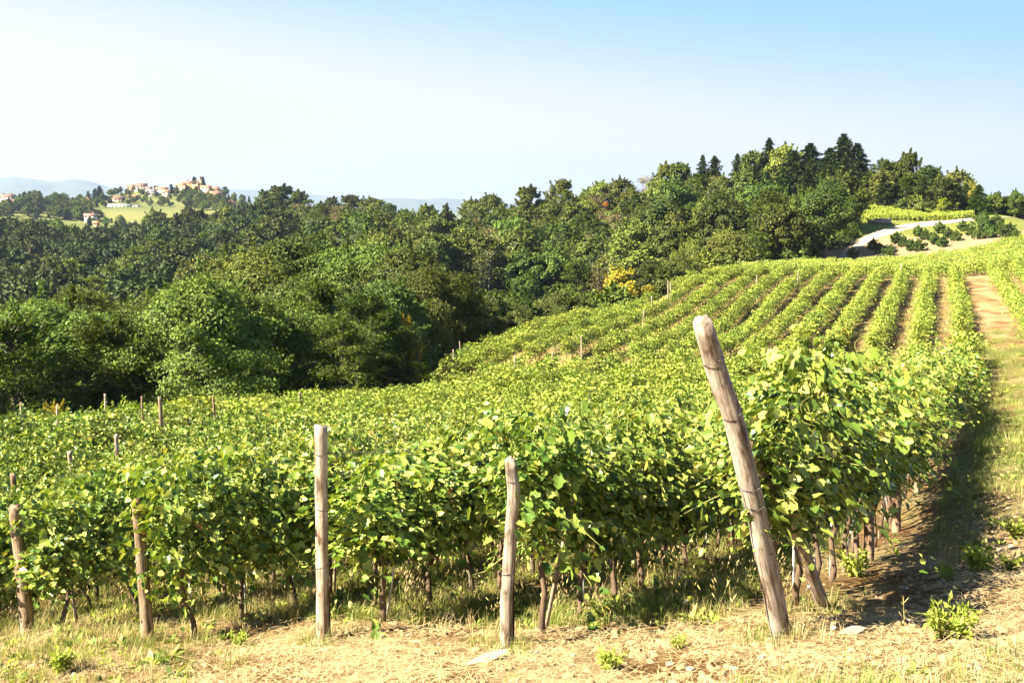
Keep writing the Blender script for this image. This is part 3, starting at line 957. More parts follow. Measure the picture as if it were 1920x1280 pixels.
# ------------------------------------------------------------------ trees
QUAD_V = [(-.5, -.1, 0), (.5, .0, .12), (.38, 1, -.1), (-.42, .9, .1)]
QUAD_F = [[0, 1, 2, 3]]
LEAF4_V = [(0, -.1, 0), (.46, .4, .10), (.05, 1.05, -.14), (-.46, .45, .10)]
def crown_broad(seed, H=10.0, Rr=3.6, base=.22, ncl=60, per=170, ls=.30, flat=1.0, ragged=.25):
    rs = np.random.default_rng(seed)
    mb = MB()
    cen = []
    lob = rs.uniform(0, 6.28, 3)
    while len(cen) < ncl:
        tz = rs.uniform(0, 1) ** .8
        prof = (math.sin(math.pi * min(1, (tz * .86 + .13))) ** .62)
        a = rs.uniform(0, 6.28)
        lobe = 1 + ragged * (.6 * math.sin(2 * a + lob[0] + 3 * tz) + .5 * math.sin(3 * a + lob[1]) + .5 * math.sin(5 * a + lob[2] - 4 * tz))
        rr = Rr * prof * lobe * math.sqrt(rs.uniform(.18, 1.0))
        cen.append((rr * math.cos(a), rr * math.sin(a), H * (base + (1 - base) * tz * .93)))
    cen = np.array(cen)
    pos, tip, nrm = [], [], []
    for c in cen:
        rc = Rr * rs.uniform(.14, .34)
        k = int(per * rs.uniform(.6, 1.3))
        d = norm(rs.normal(0, 1, (k, 3)) + np.array([0, 0, .55]))
        r_ = rc * rs.uniform(.35, 1.0, k)[:, None] ** .5
        p = c + d * r_ * np.array([1.15, 1.15, .72 * flat])
        pos.append(p)
        dc = norm(c - np.array([0, 0, H * (base + 1) * .45]))
        tip.append(d * .5 + rs.normal(0, .55, (k, 3)) + np.array([0, 0, -.25]))
        nrm.append(d * .9 + dc * .7 + rs.normal(0, .33, (k, 3)) + np.array([0, 0, .35]))
    pos = np.concatenate(pos)
    # loose sprays that break the outline
    ns = 26
    for s in range(ns):
        c = cen[rs.integers(len(cen))]
        out_ = norm(np.array([c[0], c[1], .25 * Rr + rs.uniform(0, Rr)]))
        L = Rr * rs.uniform(.3, .55)
        k = int(per * .28)
        tt = rs.uniform(.2, 1, k)
        p = c + out_ * (tt * L)[:, None] + rs.normal(0, .16, (k, 3)) * (1.3 - tt)[:, None]
        pos = np.concatenate([pos, p])
        tip.append(out_ + rs.normal(0, .6, (k, 3)))
        nrm.append(rs.normal(0, .6, (k, 3)) + np.array([0, 0, .9]))
    tip, nrm = np.concatenate(tip), np.concatenate(nrm)
    leaves(mb, pos, tip, nrm, rs.uniform(.6, 1.35, len(pos)) * ls, LEAF4_V, QUAD_F)
    tr = MB()
    tr.tube([(0, 0, -.6), (.05, .02, H * .12), (-.08, .1, H * .3), (.06, -.05, H * .55), (0, 0, H * .8)], [H * .022, H * .018, H * .014, H * .009, H * .003], n=8)
    for s in range(12):
        c = cen[rs.integers(len(cen))]
        z0 = H * rs.uniform(.2, .55)
        tr.tube([(0, 0, z0), tuple(np.array([0, 0, z0]) * .5 + c * .5 + np.array([0, 0, -.05 * H])), tuple(c)], [H * .008, H * .005, H * .002], n=5, cap=False)
    return mb, tr
def crown_robinia(seed, H=10.0, Rr=3.4, ls=.16, nb=70, per=150):
    """open crown of feathery drooping fronds in layers"""
    rs = np.random.default_rng(seed)
    mb, tr = MB(), MB()
    tr.tube([(0, 0, -.6), (.1, 0, H * .3), (-.1, .1, H * .6), (0, 0, H * .92)], [H * .016, H * .012, H * .008, H * .002], n=7)
    pos, tip, nrm = [], [], []
    for b in range(nb):
        z0 = H * rs.uniform(.22, .95)
        fr = (z0 / H - .22) / .73
        L = Rr * (math.sin(math.pi * (.16 + .8 * fr)) ** .7) * rs.uniform(.55, 1.1)
        a = rs.uniform(0, 6.28)
        d = np.array([math.cos(a), math.sin(a), rs.uniform(.05, .5)])
        tr.tube([(0, 0, z0 - .5), tuple(np.array([0, 0, z0]) + d * L * .5), tuple(np.array([0, 0, z0 - .1 * L]) + d * L)], [H * .004, H * .0025, H * .001], n=4, cap=False)
        k = per
        tt = rs.uniform(.25, 1.05, k)
        side = np.array([-d[1], d[0], 0])
        p = np.array([0, 0, z0]) + d * (tt * L)[:, None] + side * rs.normal(0, .34 * L / 2.4, k)[:, None] + np.array([0, 0, 1]) * (rs.normal(0, .16, k) - .12 * L * tt ** 2)[:, None]
        pos.append(p)
        tip.append(d + rs.normal(0, .6, (k, 3)))
        nrm.append(rs.normal(0, .35, (k, 3)) + np.array([0, 0, 1]))
    pos, tip, nrm = map(np.concatenate, (pos, tip, nrm))
    leaves(mb, pos, tip, nrm, rs.uniform(.7, 1.5, len(pos)) * ls, [(0, 0, 0), (.22, .5, .05), (0, 1.3, -.1), (-.22, .5, .05)], QUAD_F)
    return mb, tr
def crown_conifer(seed, H=14.0, Rr=2.7, base=.08, whorls=24, per=46, ls=.34, droop=.25, gap=.0):
    rs = np.random.default_rng(seed)
    mb, tr = MB(), MB()
    tr.tube([(0, 0, -.6), (0, 0, H * .5), (0, 0, H * .97)], [H * .018, H * .011, H * .002], n=7)
    pos, tip, nrm = [], [], []
    for w in range(whorls):
        f = w / (whorls - 1)
        z0 = H * (base + (1 - base) * f * .97)
        L0 = Rr * (1 - f) ** .62 * (1 if f > .12 else .8) + .12
        if rs.random() < gap:
            continue
        nb = int(rs.integers(6, 9))
        a0 = rs.uniform(0, 6.28)
        for b in range(nb):
            a = a0 + b * 6.28 / nb + rs.normal(0, .2)
            L = L0 * (rs.uniform(.5, 1.25) + (.35 if rs.random() < .1 else 0)) * (1 + .22 * math.sin(3 * a + w * .7 + seed))
            d = np.array([math.cos(a), math.sin(a), 0])
            k = max(8, int(per * (L / Rr + .25)))
            tt = rs.uniform(.08, 1, k)
            side = np.array([-d[1], d[0], 0])
            up = rs.uniform(.1, .3)
            p = np.array([0, 0, z0]) + d * (tt * L)[:, None] + side * (rs.normal(0, .2, k) * L * .5 * (1.1 - tt))[:, None]
            p[:, 2] += up * tt * L - droop * 2 * L * tt ** 2 * .6 + rs.normal(0, .07, k)
            pos.append(p)
            tip.append(d * 1.0 + rs.normal(0, .5, (k, 3)) + np.array([0, 0, .1]))
            nrm.append(rs.normal(0, .4, (k, 3)) + np.array([0, 0, 1]))
    pos, tip, nrm = map(np.concatenate, (pos, tip, nrm))
    leaves(mb, pos, tip, nrm, rs.uniform(.7, 1.4, len(pos)) * ls, [(-.2, 0, 0), (.2, 0, .06), (.13, 1.1, -.06), (-.13, 1.0, .06)], QUAD_F)
    return mb, tr
def crown_sparse(seed, H=9.0, Rr=1.9, ls=.22):
    """thin half bare tree: visible stems, a few tufts of leaf"""
    rs = np.random.default_rng(seed)
    mb, tr = MB(), MB()
    pos, nrm = [], []
    for s in range(3):
        bx = rs.normal(0, .5, 2)
        tx = bx + rs.normal(0, .7, 2)
        hh = H * rs.uniform(.75, 1)
        tr.tube([(bx[0], bx[1], -.4), (bx[0] * .6 + tx[0] * .4, bx[1], hh * .5), (tx[0], tx[1], hh)], [.10, .07, .02], n=5)
        for k in range(14):
            z0 = hh * rs.uniform(.35, 1)
            c = np.array([tx[0] * z0 / hh, tx[1] * z0 / hh, z0])
            e = c + np.array([rs.normal(0, .8), rs.normal(0, .8), rs.uniform(.2, 1)]) * Rr * .6
            tr.tube([tuple(c), tuple(e)], [.03, .008], n=4, cap=False)
            m_ = 34
            pos.append(e + rs.normal(0, .42, (m_, 3)))
            nrm.append(rs.normal(0, .6, (m_, 3)) + np.array([0, 0, .8]))
    pos, nrm = np.concatenate(pos), np.concatenate(nrm)
    leaves(mb, pos, rs.normal(0, 1, pos.shape), nrm, rs.uniform(.7, 1.4, len(pos)) * ls, LEAF4_V, QUAD_F)
    return mb, tr
def frond_bush(seed, H=3.0):
    rs = np.random.default_rng(seed)
    mb, tr = MB(), MB()
    pos, tip, nrm = [], [], []
    for s in range(34):
        a = rs.uniform(0, 6.28)
        d = np.array([math.cos(a) * .6, math.sin(a) * .6, rs.uniform(.45, 1.2)])
        d /= np.linalg.norm(d)
        L = H * rs.uniform(.7, 1.1)
        k = 44
        tt = np.linspace(.15, 1, k)
        side = norm(np.cross(d, [0, 0, 1.0]))
        p = d * (tt * L)[:, None] + np.array([0, 0, -1]) * (.18 * L * tt ** 2)[:, None]
        tr.tube([(0, 0, 0), tuple(p[k // 2]), tuple(p[-1])], [.03, .02, .006], n=4, cap=False)
        sg = np.where(np.arange(k) % 2 == 0, 1, -1)[:, None]
        pos.append(p)
        tip.append(side * sg + d * .7 + rs.normal(0, .12, (k, 3)))
        nrm.append(np.array([0, 0, 1.0]) - d * .4 + rs.normal(0, .15, (k, 3)))
    pos, tip, nrm = map(np.concatenate, (pos, tip, nrm))
    leaves(mb, pos, tip, nrm, rs.uniform(.8, 1.2, len(pos)) * .30, [(0, 0, 0), (.16, .4, .03), (0, 1.2, -.1), (-.16, .4, .03)], QUAD_F)
    return mb, tr

# prototypes: kind -> list of (crown mesh, trunk mesh, nominal height)
PROTO = {}
def proto(kind, built, mat, H, bark='bark'):
    c, t_ = built
    PROTO.setdefault(kind, []).append((c.mesh('crown', [M[mat]]), t_.mesh('trunk', [M[bark]], True), H, (c, t_, M[mat], M[bark])))
for s in range(4):
    proto('broad_hi', crown_broad(300 + s, Rr=(3.6, 4.2, 3.3, 3.9)[s], ncl=100, per=300, ls=.20, ragged=.45), ('oak', 'ash', 'oak', 'ash')[s], 10)
for s in range(4):
    proto('broad_xhi', crown_broad(310 + s, Rr=(3.6, 4.2, 3.3, 3.9)[s], ncl=110, per=560, ls=.125, ragged=.5), ('oak', 'ash', 'oak', 'ash')[s], 10)
for s in range(5):
    proto('broad', crown_broad(320 + s, Rr=(3.4, 4.0, 3.0, 3.7, 3.4)[s], ncl=64, per=170, ls=.31), ('oak', 'ash', 'oak', 'oak', 'ash')[s], 10)
for s in range(4):
    proto('broad_lo', crown_broad(340 + s, Rr=(3.4, 4.0, 3.1, 3.7)[s], ncl=44, per=100, ls=.48), ('oak', 'ash', 'oak', 'oak')[s], 10)
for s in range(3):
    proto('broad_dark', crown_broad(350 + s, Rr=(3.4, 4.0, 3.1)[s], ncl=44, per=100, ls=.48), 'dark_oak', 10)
for s in range(2):
    proto('robinia', crown_robinia(360 + s, nb=105, per=170, ls=.17), 'robinia', 10)
for s in range(2):
    proto('robinia_lo', crown_robinia(365 + s, nb=64, per=70, ls=.34), 'robinia', 10)
for s in range(3):
    proto('conifer', crown_conifer(370 + s, Rr=3.6, per=105, whorls=26, ls=.38), 'conifer', 14)
for s in range(2):
    proto('pine', crown_conifer(380 + s, Rr=3.6, whorls=24, per=90, ls=.4, droop=.15, gap=.0), 'pine', 14)
for s in range(3):
    proto('sparse', crown_sparse(390 + s), ('dry', 'oak', 'dry')[s], 9, 'pale_bark')
proto('yellow', crown_broad(400, Rr=3.4, ncl=50, per=130, ls=.30, ragged=.4), 'yellow', 10)
proto('shrub', crown_broad(410, H=3, Rr=1.7, base=.05, ncl=34, per=90, ls=.24), 'ash', 3)
proto('shrub', crown_broad(411, H=3, Rr=1.5, base=.05, ncl=30, per=90, ls=.24), 'hazel', 3)
proto('hazel', crown_broad(412, H=3, Rr=1.45, base=.06, ncl=34, per=80, ls=.26, ragged=.5), 'hazel', 3)
proto('frond', frond_bush(415), 'robinia', 3)
proto('cypress', crown_conifer(420, H=14, Rr=2.0, base=.02, whorls=30, per=60, ls=.5, droop=-.5), 'conifer', 14)
used_xy = []
def tree(kind, x, y, H, label, cat='tree', group=None, name='tree', var=None, wide=1.0, color=None, sink=0.15):
    ps = PROTO[kind]
    c, t_, H0, _ = ps[int(rng.integers(len(ps))) if var is None else var]
    s = H / H0
    o = empty(name, (x, y, gz(x, y) - sink), (0, 0, rng.uniform(0, 6.28)))
    o.scale = (s * wide, s * wide, s)
    a, b = child('crown', c, o), child('trunk', t_, o)
    if color:
        a.color = (*color, 1)
    tag(o, label, cat, group)
    used_xy.append((x, y, 1.9 * s * wide * (3.4 if H0 >= 9 else 1.6) / 3.4))
    return o
def special(kind, px, py, d, label, hmin=2, hmax=24, **kw):
    """a tree whose top shows at this pixel, d metres off"""
    x, y, z = P(px, py, d)
    H = min(hmax, max(hmin, z - gz(x, y) + .15))
    return tree(kind, x, y, H, label, **kw)
SKY = 'trees along the top of the wooded ridge'
special('conifer', 1583, 250, 240, 'tallest dark conifer, its tip the highest point of the treeline', var=0, wide=1.2, name='conifer_tree', group=SKY)
special('conifer', 1608, 268, 238, 'dark conifer standing close right of the tallest one', var=1, wide=1.2, name='conifer_tree', group=SKY)
special('conifer', 1556, 277, 243, 'dark conifer close left of the tallest one', var=2, wide=1.2, name='conifer_tree', group=SKY)
special('conifer', 1520, 268, 246, 'broad dark conifer midway between the tallest and the spire topped one', var=1, wide=1.3, name='conifer_tree', group=SKY)
special('conifer', 1490, 282, 246, 'dark dense conifer to the right of the spire topped one', var=0, wide=1.3, name='conifer_tree', group=SKY)
special('conifer', 1443, 258, 255, 'slender spire topped conifer rising alone from rounded crowns', var=2, wide=.75, name='conifer_tree', group=SKY)
special('broad', 1470, 275, 252, 'rounded dark tree beside the spire topped conifer', group=SKY, wide=.9)
special('broad', 1415, 285, 257, 'rounded tree just left of the spire topped conifer', group=SKY)
special('pine', 1383, 288, 262, 'pointed light green pine left of the spire topped conifer', var=0, name='pine_tree', group=SKY, wide=.8)
special('pine', 1340, 292, 268, 'pale layered pine on the ridge with open tiers of branches', var=1, name='pine_tree', group=SKY)
special('pine', 1318, 290, 270, 'narrow pale pine right beside the dark rounded ridge trees', var=0, name='pine_tree', group=SKY, wide=.7)
special('broad', 1275, 306, 274, 'dark rounded tree with bare stems below, on the ridge left of the pale pines', var=0, group=SKY, wide=.9)
special('broad', 1250, 307, 276, 'dark rounded tree leftmost of the clump before the pale pines', var=2, group=SKY, wide=.8)
special('sparse', 1222, 325, 280, 'thin brownish half bare tree on the ridge', group=SKY)
special('broad', 1165, 335, 287, 'rounded tree on the ridge above the orange shrub', var=3, group=SKY)
special('broad', 1130, 342, 290, 'low rounded tree on the ridge between the isolated dark crown and the orange shrub', var=1, group=SKY)
special('broad', 1053, 337, 298, 'dark round crown standing clear above the ridge line', var=0, group=SKY, wide=.95)
special('broad', 990, 350, 306, 'upright leafy tree left of the dark round crown', var=2, group=SKY)
special('broad', 920, 366, 318, 'flat topped tree with a yellow spot, on the ridge left of centre', var=1, group=SKY)
special('broad', 885, 374, 322, 'rounded tree at the low left end of the ridge line', var=3, group=SKY)
special('pine', 838, 380, 330, 'small pointed tree in the dip of the ridge line', var=1, group=SKY, wide=.7)
special('broad', 800, 384, 330, 'small upright tree on the dip of the ridge line', var=2, group=SKY)
special('broad', 1705, 285, 232, 'ragged upright tree at the top right, higher than its neighbours', var=2, group=SKY, wide=.62)
special('robinia_lo', 1655, 295, 234, 'light feathery tree right of the dark conifers', group=SKY)
special('broad', 1682, 305, 234, 'rounded tree between the feathery one and the ragged upright one', group=SKY, var=1)
special('broad', 1740, 312, 230, 'dark spreading tree right of the ragged upright one', group=SKY, var=0)
special('broad', 1797, 320, 226, 'dark round crown rightmost of the high treeline', group=SKY, var=3, wide=.9)
special('ash_' if False else 'broad', 1765, 330, 227, 'mid green tree left of the rightmost dark round crown', group=SKY, var=4)
special('conifer', 1836, 346, 214, 'bright green cone shaped tree with an orange fringe above the road', var=1, name='conifer_tree', color=(2.2, 2.2, 1.3), wide=1.5)
special('yellow', 1829, 345, 217, 'orange yellow foliage behind the bright cone shaped tree', var=0, wide=.5)
special('broad', 1870, 360, 215, 'dark tree right of the bright cone shaped tree', var=2, wide=.8)
special('broad_hi', 1858, 366, 219, 'leafy tree between the bright cone shaped tree and the dark one right of it', var=1, wide=.9)
special('broad_hi', 1888, 368, 216, 'bushy tree just left of the tree at the right edge', var=0, wide=1.0)
special('broad_hi', 1925, 366, 218, 'tree cut by the right edge of the photo', var=2, wide=1.0)
special('broad', 1905, 358, 212, 'tree at the right edge of the photo above the shrubs', var=4, wide=.8)
special('yellow', 1770, 370, 213, 'yellow green bush behind the bright plot', hmin=3, wide=.9, color=(.75, 1.0, 1.0), name='bush', cat='bush')
special('shrub', 1718, 371, 212, 'rounded fresh green bush behind the bright plot', var=0, name='bush', cat='bush', hmax=7)
special('shrub', 1690, 375, 213, 'grey green bush left of the rounded fresh one', var=1, name='bush', cat='bush', hmax=7)
special('shrub', 1605, 365, 213, 'pale silvery bush beside the dark gap in the trees', var=1, name='bush', cat='bush', hmax=8, color=(1.4, 1.4, 2.0))
special('robinia_lo', 1700, 330, 219, 'fan shaped green tree behind the bright plot', wide=1.1)
special('broad_hi', 1555, 340, 178, 'big dense bright green tree in front of the wood beside the road', var=3, wide=.95, color=(.85, 1.0, .9))
special('broad_hi', 1520, 360, 181, 'tall leafy tree leaning on the left of the big bright one', var=1, wide=.95, color=(.85, 1.0, .9))
special('robinia', 1450, 380, 180, 'soft feathery tree below the conifers', var=0)
special('robinia', 1395, 430, 172, 'feathery green tree at the upper edge of the vines', var=1)
special('broad_hi', 1475, 420, 172, 'bushy tree at the vine edge between the feathery and the big bright one', var=0)
special('yellow', 1166, 503, 127, 'bright yellow tree at the edge of the vines', var=0, wide=.9)
special('yellow', 860, 487, 120, 'small pale yellow crown inside the dark wood', var=0, wide=.5, hmax=7)
special('yellow', 1135, 356, 284, 'small orange crown high on the ridge', var=0, wide=.6, color=(1.3, .7, .6), hmax=6)
special('yellow', 1256, 368, 268, 'small salmon orange crown below the ridge pines', var=0, wide=.6, color=(1.35, .62, .8), hmax=6)
special('yellow', 1062, 402, 262, 'ochre crown halfway up the wooded slope', var=0, wide=.8, color=(.8, .62, .6), hmax=8)
special('yellow', 755, 560, 78, 'yellow flowering branches beside the dark crown in the near wood', var=0, wide=.42, hmax=7, color=(.95, .85, .8))
special('yellow', 95, 668, 52, 'low yellow leaved bush under the trees at far left', var=0, wide=.5, hmax=5, name='bush', cat='bush')
special('robinia', 690, 545, 76, 'wide feathery light green tree in the near wood', var=0, wide=1.15)
special('robinia', 640, 590, 70, 'lower feathery tree in front of the wide feathery one', var=1, wide=1.1)
special('broad_xhi', 760, 470, 96, 'great dark crown casting deep shade in the middle of the wood', var=0, wide=1.15)
special('broad_xhi', 690, 460, 100, 'sunlit bushy crown left of the great dark one', var=1, wide=1.1)
special('broad_xhi', 540, 452, 104, 'tall rounded crown heading the near wood', var=0, wide=1.1)
special('broad_xhi', 470, 480, 98, 'sunlit crown on the left shoulder of the near wood', var=3, wide=1.1)
special('robinia', 145, 530, 80, 'light feathery tree standing out against the dark valley', var=1, wide=.9)
special('robinia', 40, 560, 66, 'feathery tree at the far left edge in front of the valley', var=0, wide=.9)
special('frond', 800, 612, 76, 'spiky bush of long upright fronds at the corner of the vines', var=0, hmax=5, name='bush', cat='bush', wide=1.3)
special('broad_xhi', 900, 560, 100, 'dark bushy tree behind the corner of the vines', var=2, wide=1.1)
special('broad_hi', 975, 560, 112, 'leafy tree at the vine edge right of the dark bushy one', var=3)
special('robinia', 1060, 540, 122, 'light feathery tree at the vine edge left of the yellow tree', var=0)
special('broad_hi', 1215, 490, 136, 'rounded leafy tree right of the yellow tree', var=0)
special('broad_hi', 1300, 450, 150, 'leafy tree above the bare patch of the vines', var=1)
DOME = 'domed trees on the skyline left of centre'
for px, py, d, w, lab in [(528, 348, 432, 1.25, 'broad domed tree with pale stems, the biggest on the left skyline'), (497, 358, 434, 1.0, 'domed tree joined to the left of the biggest dome'),
                      (560, 358, 430, .9, 'domed tree joined to the right of the biggest dome'), (622, 370, 425, 1.0, 'first domed tree right of the gap in the left skyline'),
                      (660, 366, 422, 1.1, 'middle dome of the dark group left of the ridge dip'), (700, 372, 415, 1.1, 'dome rightmost but one before the ridge dip'), (728, 382, 408, .9, 'last low dome before the ridge dip')]:
    special('broad', px, py, d, lab, group=DOME, wide=w * 1.15, hmin=8)
special('broad', 290, 395, 470, 'dark rounded tree in front of the village meadow', wide=1.2)
special('broad', 355, 390, 470, 'dark rounded tree below the church, in front of the meadow', wide=1.1)
special('cypress', 378, 400, 455, 'slim pale green poplar in the wood below the village', wide=.5, color=(2.4, 2.4, 1.4), name='poplar_tree')
special('cypress', 384, 402, 455, 'second slim poplar, close right of the first', wide=.5, color=(2.4, 2.4, 1.4), name='poplar_tree')
for px, py, d, lab in [(1162, 425, 236, 'bleached dead trunk standing in the wooded slope'), (1128, 475, 190, 'forked dead stems low on the wooded slope')]:
    special('sparse', px, py, d, lab, var=0, name='dead_tree', hmax=11)

# the wood: every other tree
RIDGE = ([-60, 450, 600, 740, 780, 900, 1000, 1200, 1440, 1580, 1700, 1800, 1980], [490, 480, 440, 402, 335, 328, 312, 292, 262, 250, 242, 244, 250])
NEARTOP = ([-100, 0, 100, 150, 200, 260, 330, 400, 470, 540, 620, 700, 760, 800, 850, 1000, 1100, 1200, 1300, 1400, 1500, 1700],
           [575, 565, 550, 535, 575, 560, 520, 495, 470, 448, 448, 455, 475, 490, 530, 560, 530, 495, 455, 405, 365, 330])
SKYLINE = ([-100, 0, 100, 200, 300, 400, 450, 480, 530, 580, 640, 740, 800, 840, 900, 960, 1000, 1060, 1130, 1200, 1260, 1320, 1400, 1450, 1500, 1560, 1620, 1680, 1740, 1800, 1850, 1920, 2040],
           [405, 400, 412, 420, 402, 388, 382, 374, 362, 374, 377, 394, 390, 392, 377, 374, 364, 352, 352, 344, 320, 306, 300, 292, 290, 285, 302, 305, 315, 330, 365, 372, 380])
cand = []
grid = {}
def ok_space(x, y, r):
    ci, cj = int(x // 8), int(y // 8)
    for i in range(ci - 1, ci + 2):
        for j in range(cj - 1, cj + 2):
            for (a, b, c) in grid.get((i, j), ()):
                if (a - x) ** 2 + (b - y) ** 2 < ((r + c) * .5) ** 2:
                    return False
    grid.setdefault((ci, cj), []).append((x, y, r))
    return True
for (x, y, r) in used_xy:
    grid.setdefault((int(x // 8), int(y // 8)), []).append((x, y, r))
for _ in range(60000):
    px = rng.uniform(-140, 2040)
    d = math.sqrt(rng.uniform(42 ** 2, 500 ** 2))
    if d > np.interp(px, *RIDGE):
        continue
    x = (px - 960) / F * 1.005 * d
    y = d
    u, v = xy2uv(x, y)
    if u < 62:
        if v < vmax(u) + 3.5: continue
    elif u < 160:
        if v < vmax(u) + 3.6: continue
    if px > 1592 and d < 214: continue
    if 1585 < px < 1850 and d < 216: continue
    if px > 1560 and d < 196: continue
    if u >= 160 and v < 24 + (u - 165) * .02 and d < 190: continue
    r = rng.uniform(4.6, 6.6) * (1 + d / 1500)
    if ok_space(x, y, r):
        cand.append((x, y, d, px, r))
cand.sort(key=lambda q: q[2])
zz = ground(np.array([q[0] for q in cand]), np.array([q[1] for q in cand]))
print('forest trees', len(cand))
stuff = {k: [] for k in ('broad_xhi', 'broad_hi', 'broad', 'broad_lo', 'broad_dark', 'robinia', 'robinia_lo', 'sparse', 'pine', 'conifer')}
nind = 0
for (x, y, d, px, r), z in zip(cand, zz):
    q = rng.random()
    edge = False
    u, v = xy2uv(x, y)
    H = rng.uniform(7.5, 12.5) * (r / 5.6) ** .5
    if px > 1380 and d > 205 and q < (.9 if 1480 < px < 1630 else .4):
        kind = 'conifer' if q < (.7 if 1480 < px < 1630 else .2) else 'pine'
        H = rng.uniform(11, 17)
    elif q < .13:
        kind = 'robinia' if d < 150 else 'robinia_lo'
    elif q < .13 + (.18 if d > 150 else .05 if d > 115 else 0):
        kind = 'sparse'
        H *= .85
    else:
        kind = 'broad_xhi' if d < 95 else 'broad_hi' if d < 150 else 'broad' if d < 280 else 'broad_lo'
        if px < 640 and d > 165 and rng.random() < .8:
            kind = 'broad_dark'  # slope facing away from the sun: its shade is painted into the leaf tone
    if d < 190:                                              # the near wood stays low enough to see the valley behind it
        lim_py = float(np.interp(px, *NEARTOP)) + rng.uniform(0, 70) * min(1, 90 / d)
        ztop = ray(px, lim_py)[1] * d
        H = max(3.2, min(H * 1.15, ztop - z))
    else:
        ztop = ray(px, float(np.interp(px, *SKYLINE)) + rng.uniform(0, 26))[1] * d
        H = max(4.0, min(H * 1.1, ztop - z))
    vpx, vpy, _ = project(x, y, z + H)
    inview = -60 < float(vpx) < 1980
    wide = rng.uniform(.85, 1.2)
    if inview and nind < 215:
        nind += 1
        zone = 'in the near wood below the vines' if d < 105 else 'in the wooded valley behind the near wood'
        kl = {'broad_xhi': 'leafy rounded tree', 'broad_hi': 'leafy rounded tree', 'broad': 'leafy rounded tree', 'robinia': 'feathery light tree', 'robinia_lo': 'feathery light tree', 'sparse': 'thin half bare tree'}.get(kind, 'leafy rounded tree')
        tree(kind, x, y, H, kl + ' ' + zone, group=kl + 's ' + zone, wide=wide)
    else:
        stuff[kind].append((x, y, z, H, wide))
# undergrowth filling the wood's edge and floor
und = []
for _ in range(5200):
    px = rng.uniform(-120, 1600)
    d = math.sqrt(rng.uniform(44 ** 2, 330 ** 2))
    if d > np.interp(px, *RIDGE) - 6: continue
    x, y = (px - 960) / F * 1.005 * d, d
    u, v = xy2uv(x, y)
    lim = vmax(u) + 1.6
    if v < lim and not (62 < u < 82 and px < 850 and v > 26): continue
    if u > 160 and v < 24 and d < 190: continue
    und.append((x, y, rng.uniform(1.4, 4.2 if d > 110 else 2.3)))
und = np.array(und)
protos, off = [], {}
for k in stuff:
    off[k] = len(protos)
    for (c_, t_, H0, (cm, tm, m1, m2)) in PROTO[k]:
        mb = MB()
        mb.merge(cm).merge(tm, 1)
        protos.append(mb.mesh('tree', [m1, m2]))
pts, rot, scl, idx = [], [], [], []
for k, L in stuff.items():
    for (x, y, z, H, wide) in L:
        j = int(rng.integers(len(PROTO[k])))
        s = H / PROTO[k][j][2]
        pts.append((x, y, z - .2))
        rot.append((0, 0, rng.uniform(0, 6.28)))
        scl.append((s * wide, s * wide, s))
        idx.append(off[k] + j)
scatter('forest', pts, rot, scl, idx, protos, 'dense wood of mixed trees covering the far valley slopes and the ridge', 'forest')
up_ = []
for j in range(2):
    mb = MB()
    mb.merge(PROTO['shrub'][j][3][0]).merge(PROTO['shrub'][j][3][1], 1)
    up_.append(mb.mesh('undergrowth', [M['ash'] if j == 0 else M['oak'], M['bark']]))
n = len(und)
scatter('undergrowth', np.stack([und[:, 0], und[:, 1], ground(und[:, 0], und[:, 1]) - .1], -1), np.stack([np.zeros(n), np.zeros(n), rng.uniform(0, 6.28, n)], -1), und[:, 2] / 3, rng.integers(0, 2, n), up_, 'tangled undergrowth at the foot of the wood', 'undergrowth')

# hazel shrubs in rows below the gravel road
HZ = [(1599, 484), (1636, 468), (1651, 475), (1667, 480), (1679, 456), (1695, 463), (1708, 470), (1723, 471), (1721, 443), (1736, 450), (1752, 458), (1767, 463),
      (1762, 437), (1778, 446), (1793, 452), (1806, 433), (1821, 442), (1836, 448), (1847, 435), (1858, 446), (1868, 431), (1880, 440), (1890, 446), (1904, 452), (1842, 424), (1862, 424)]
for j, (px, py) in enumerate(HZ):
    x, y = hit(px, py, 0)
    H = rng.uniform(1.7, 2.1) * (1.35 if j >= 18 and j % 2 == 0 else 1)
    lab = 'lone hazel shrub leftmost of those below the gravel road' if j == 0 else 'dark green hazel shrub planted in a row below the gravel road'
    tree('hazel', x, y, H, lab, 'shrub', 'hazel shrubs in rows below the gravel road', name='hazel_shrub')

# ------------------------------------------------------------------ gravel road
def road(name, edge_a, edge_b, mat, label, lift=.06, nseg=60):
    def dens(e):
        e = np.array(e, float)
        tt = np.linspace(0, 1, len(e))
        q = np.linspace(0, 1, nseg)
        return np.interp(q, tt, e[:, 0]), np.interp(q, tt, e[:, 1])
    ax, ay = dens(edge_a)
    bx, by = dens(edge_b)
    W = 7
    v = []
    for i in range(nseg):
        for j in range(W):
            f = j / (W - 1)
            x, y = ax[i] * (1 - f) + bx[i] * f, ay[i] * (1 - f) + by[i] * f
            v.append((x, y, 0))
    v = np.array(v)
    v[:, 2] = ground(v[:, 0], v[:, 1]) + lift
    f = [[i * W + j, i * W + j + 1, (i + 1) * W + j + 1, (i + 1) * W + j] for i in range(nseg - 1) for j in range(W - 1)]
    mb = MB()
    mb.add(v, f)
    o = mb.build(name, mat, smooth=True)
    tag(o, label, 'road', kind='structure')
gravel = plain('gravel', (.32, .25, .165), .95, scale=1.5, col2=(.46, .38, .27))
RA = [(1560, 487), (1590, 466), (1612, 448), (1650, 432), (1700, 420), (1760, 413), (1810, 410), (1850, 410), (1920, 409)]
RB = [(1575, 489), (1606, 470), (1632, 453), (1670, 440), (1715, 428), (1765, 421), (1812, 415), (1850, 413), (1920, 412)]
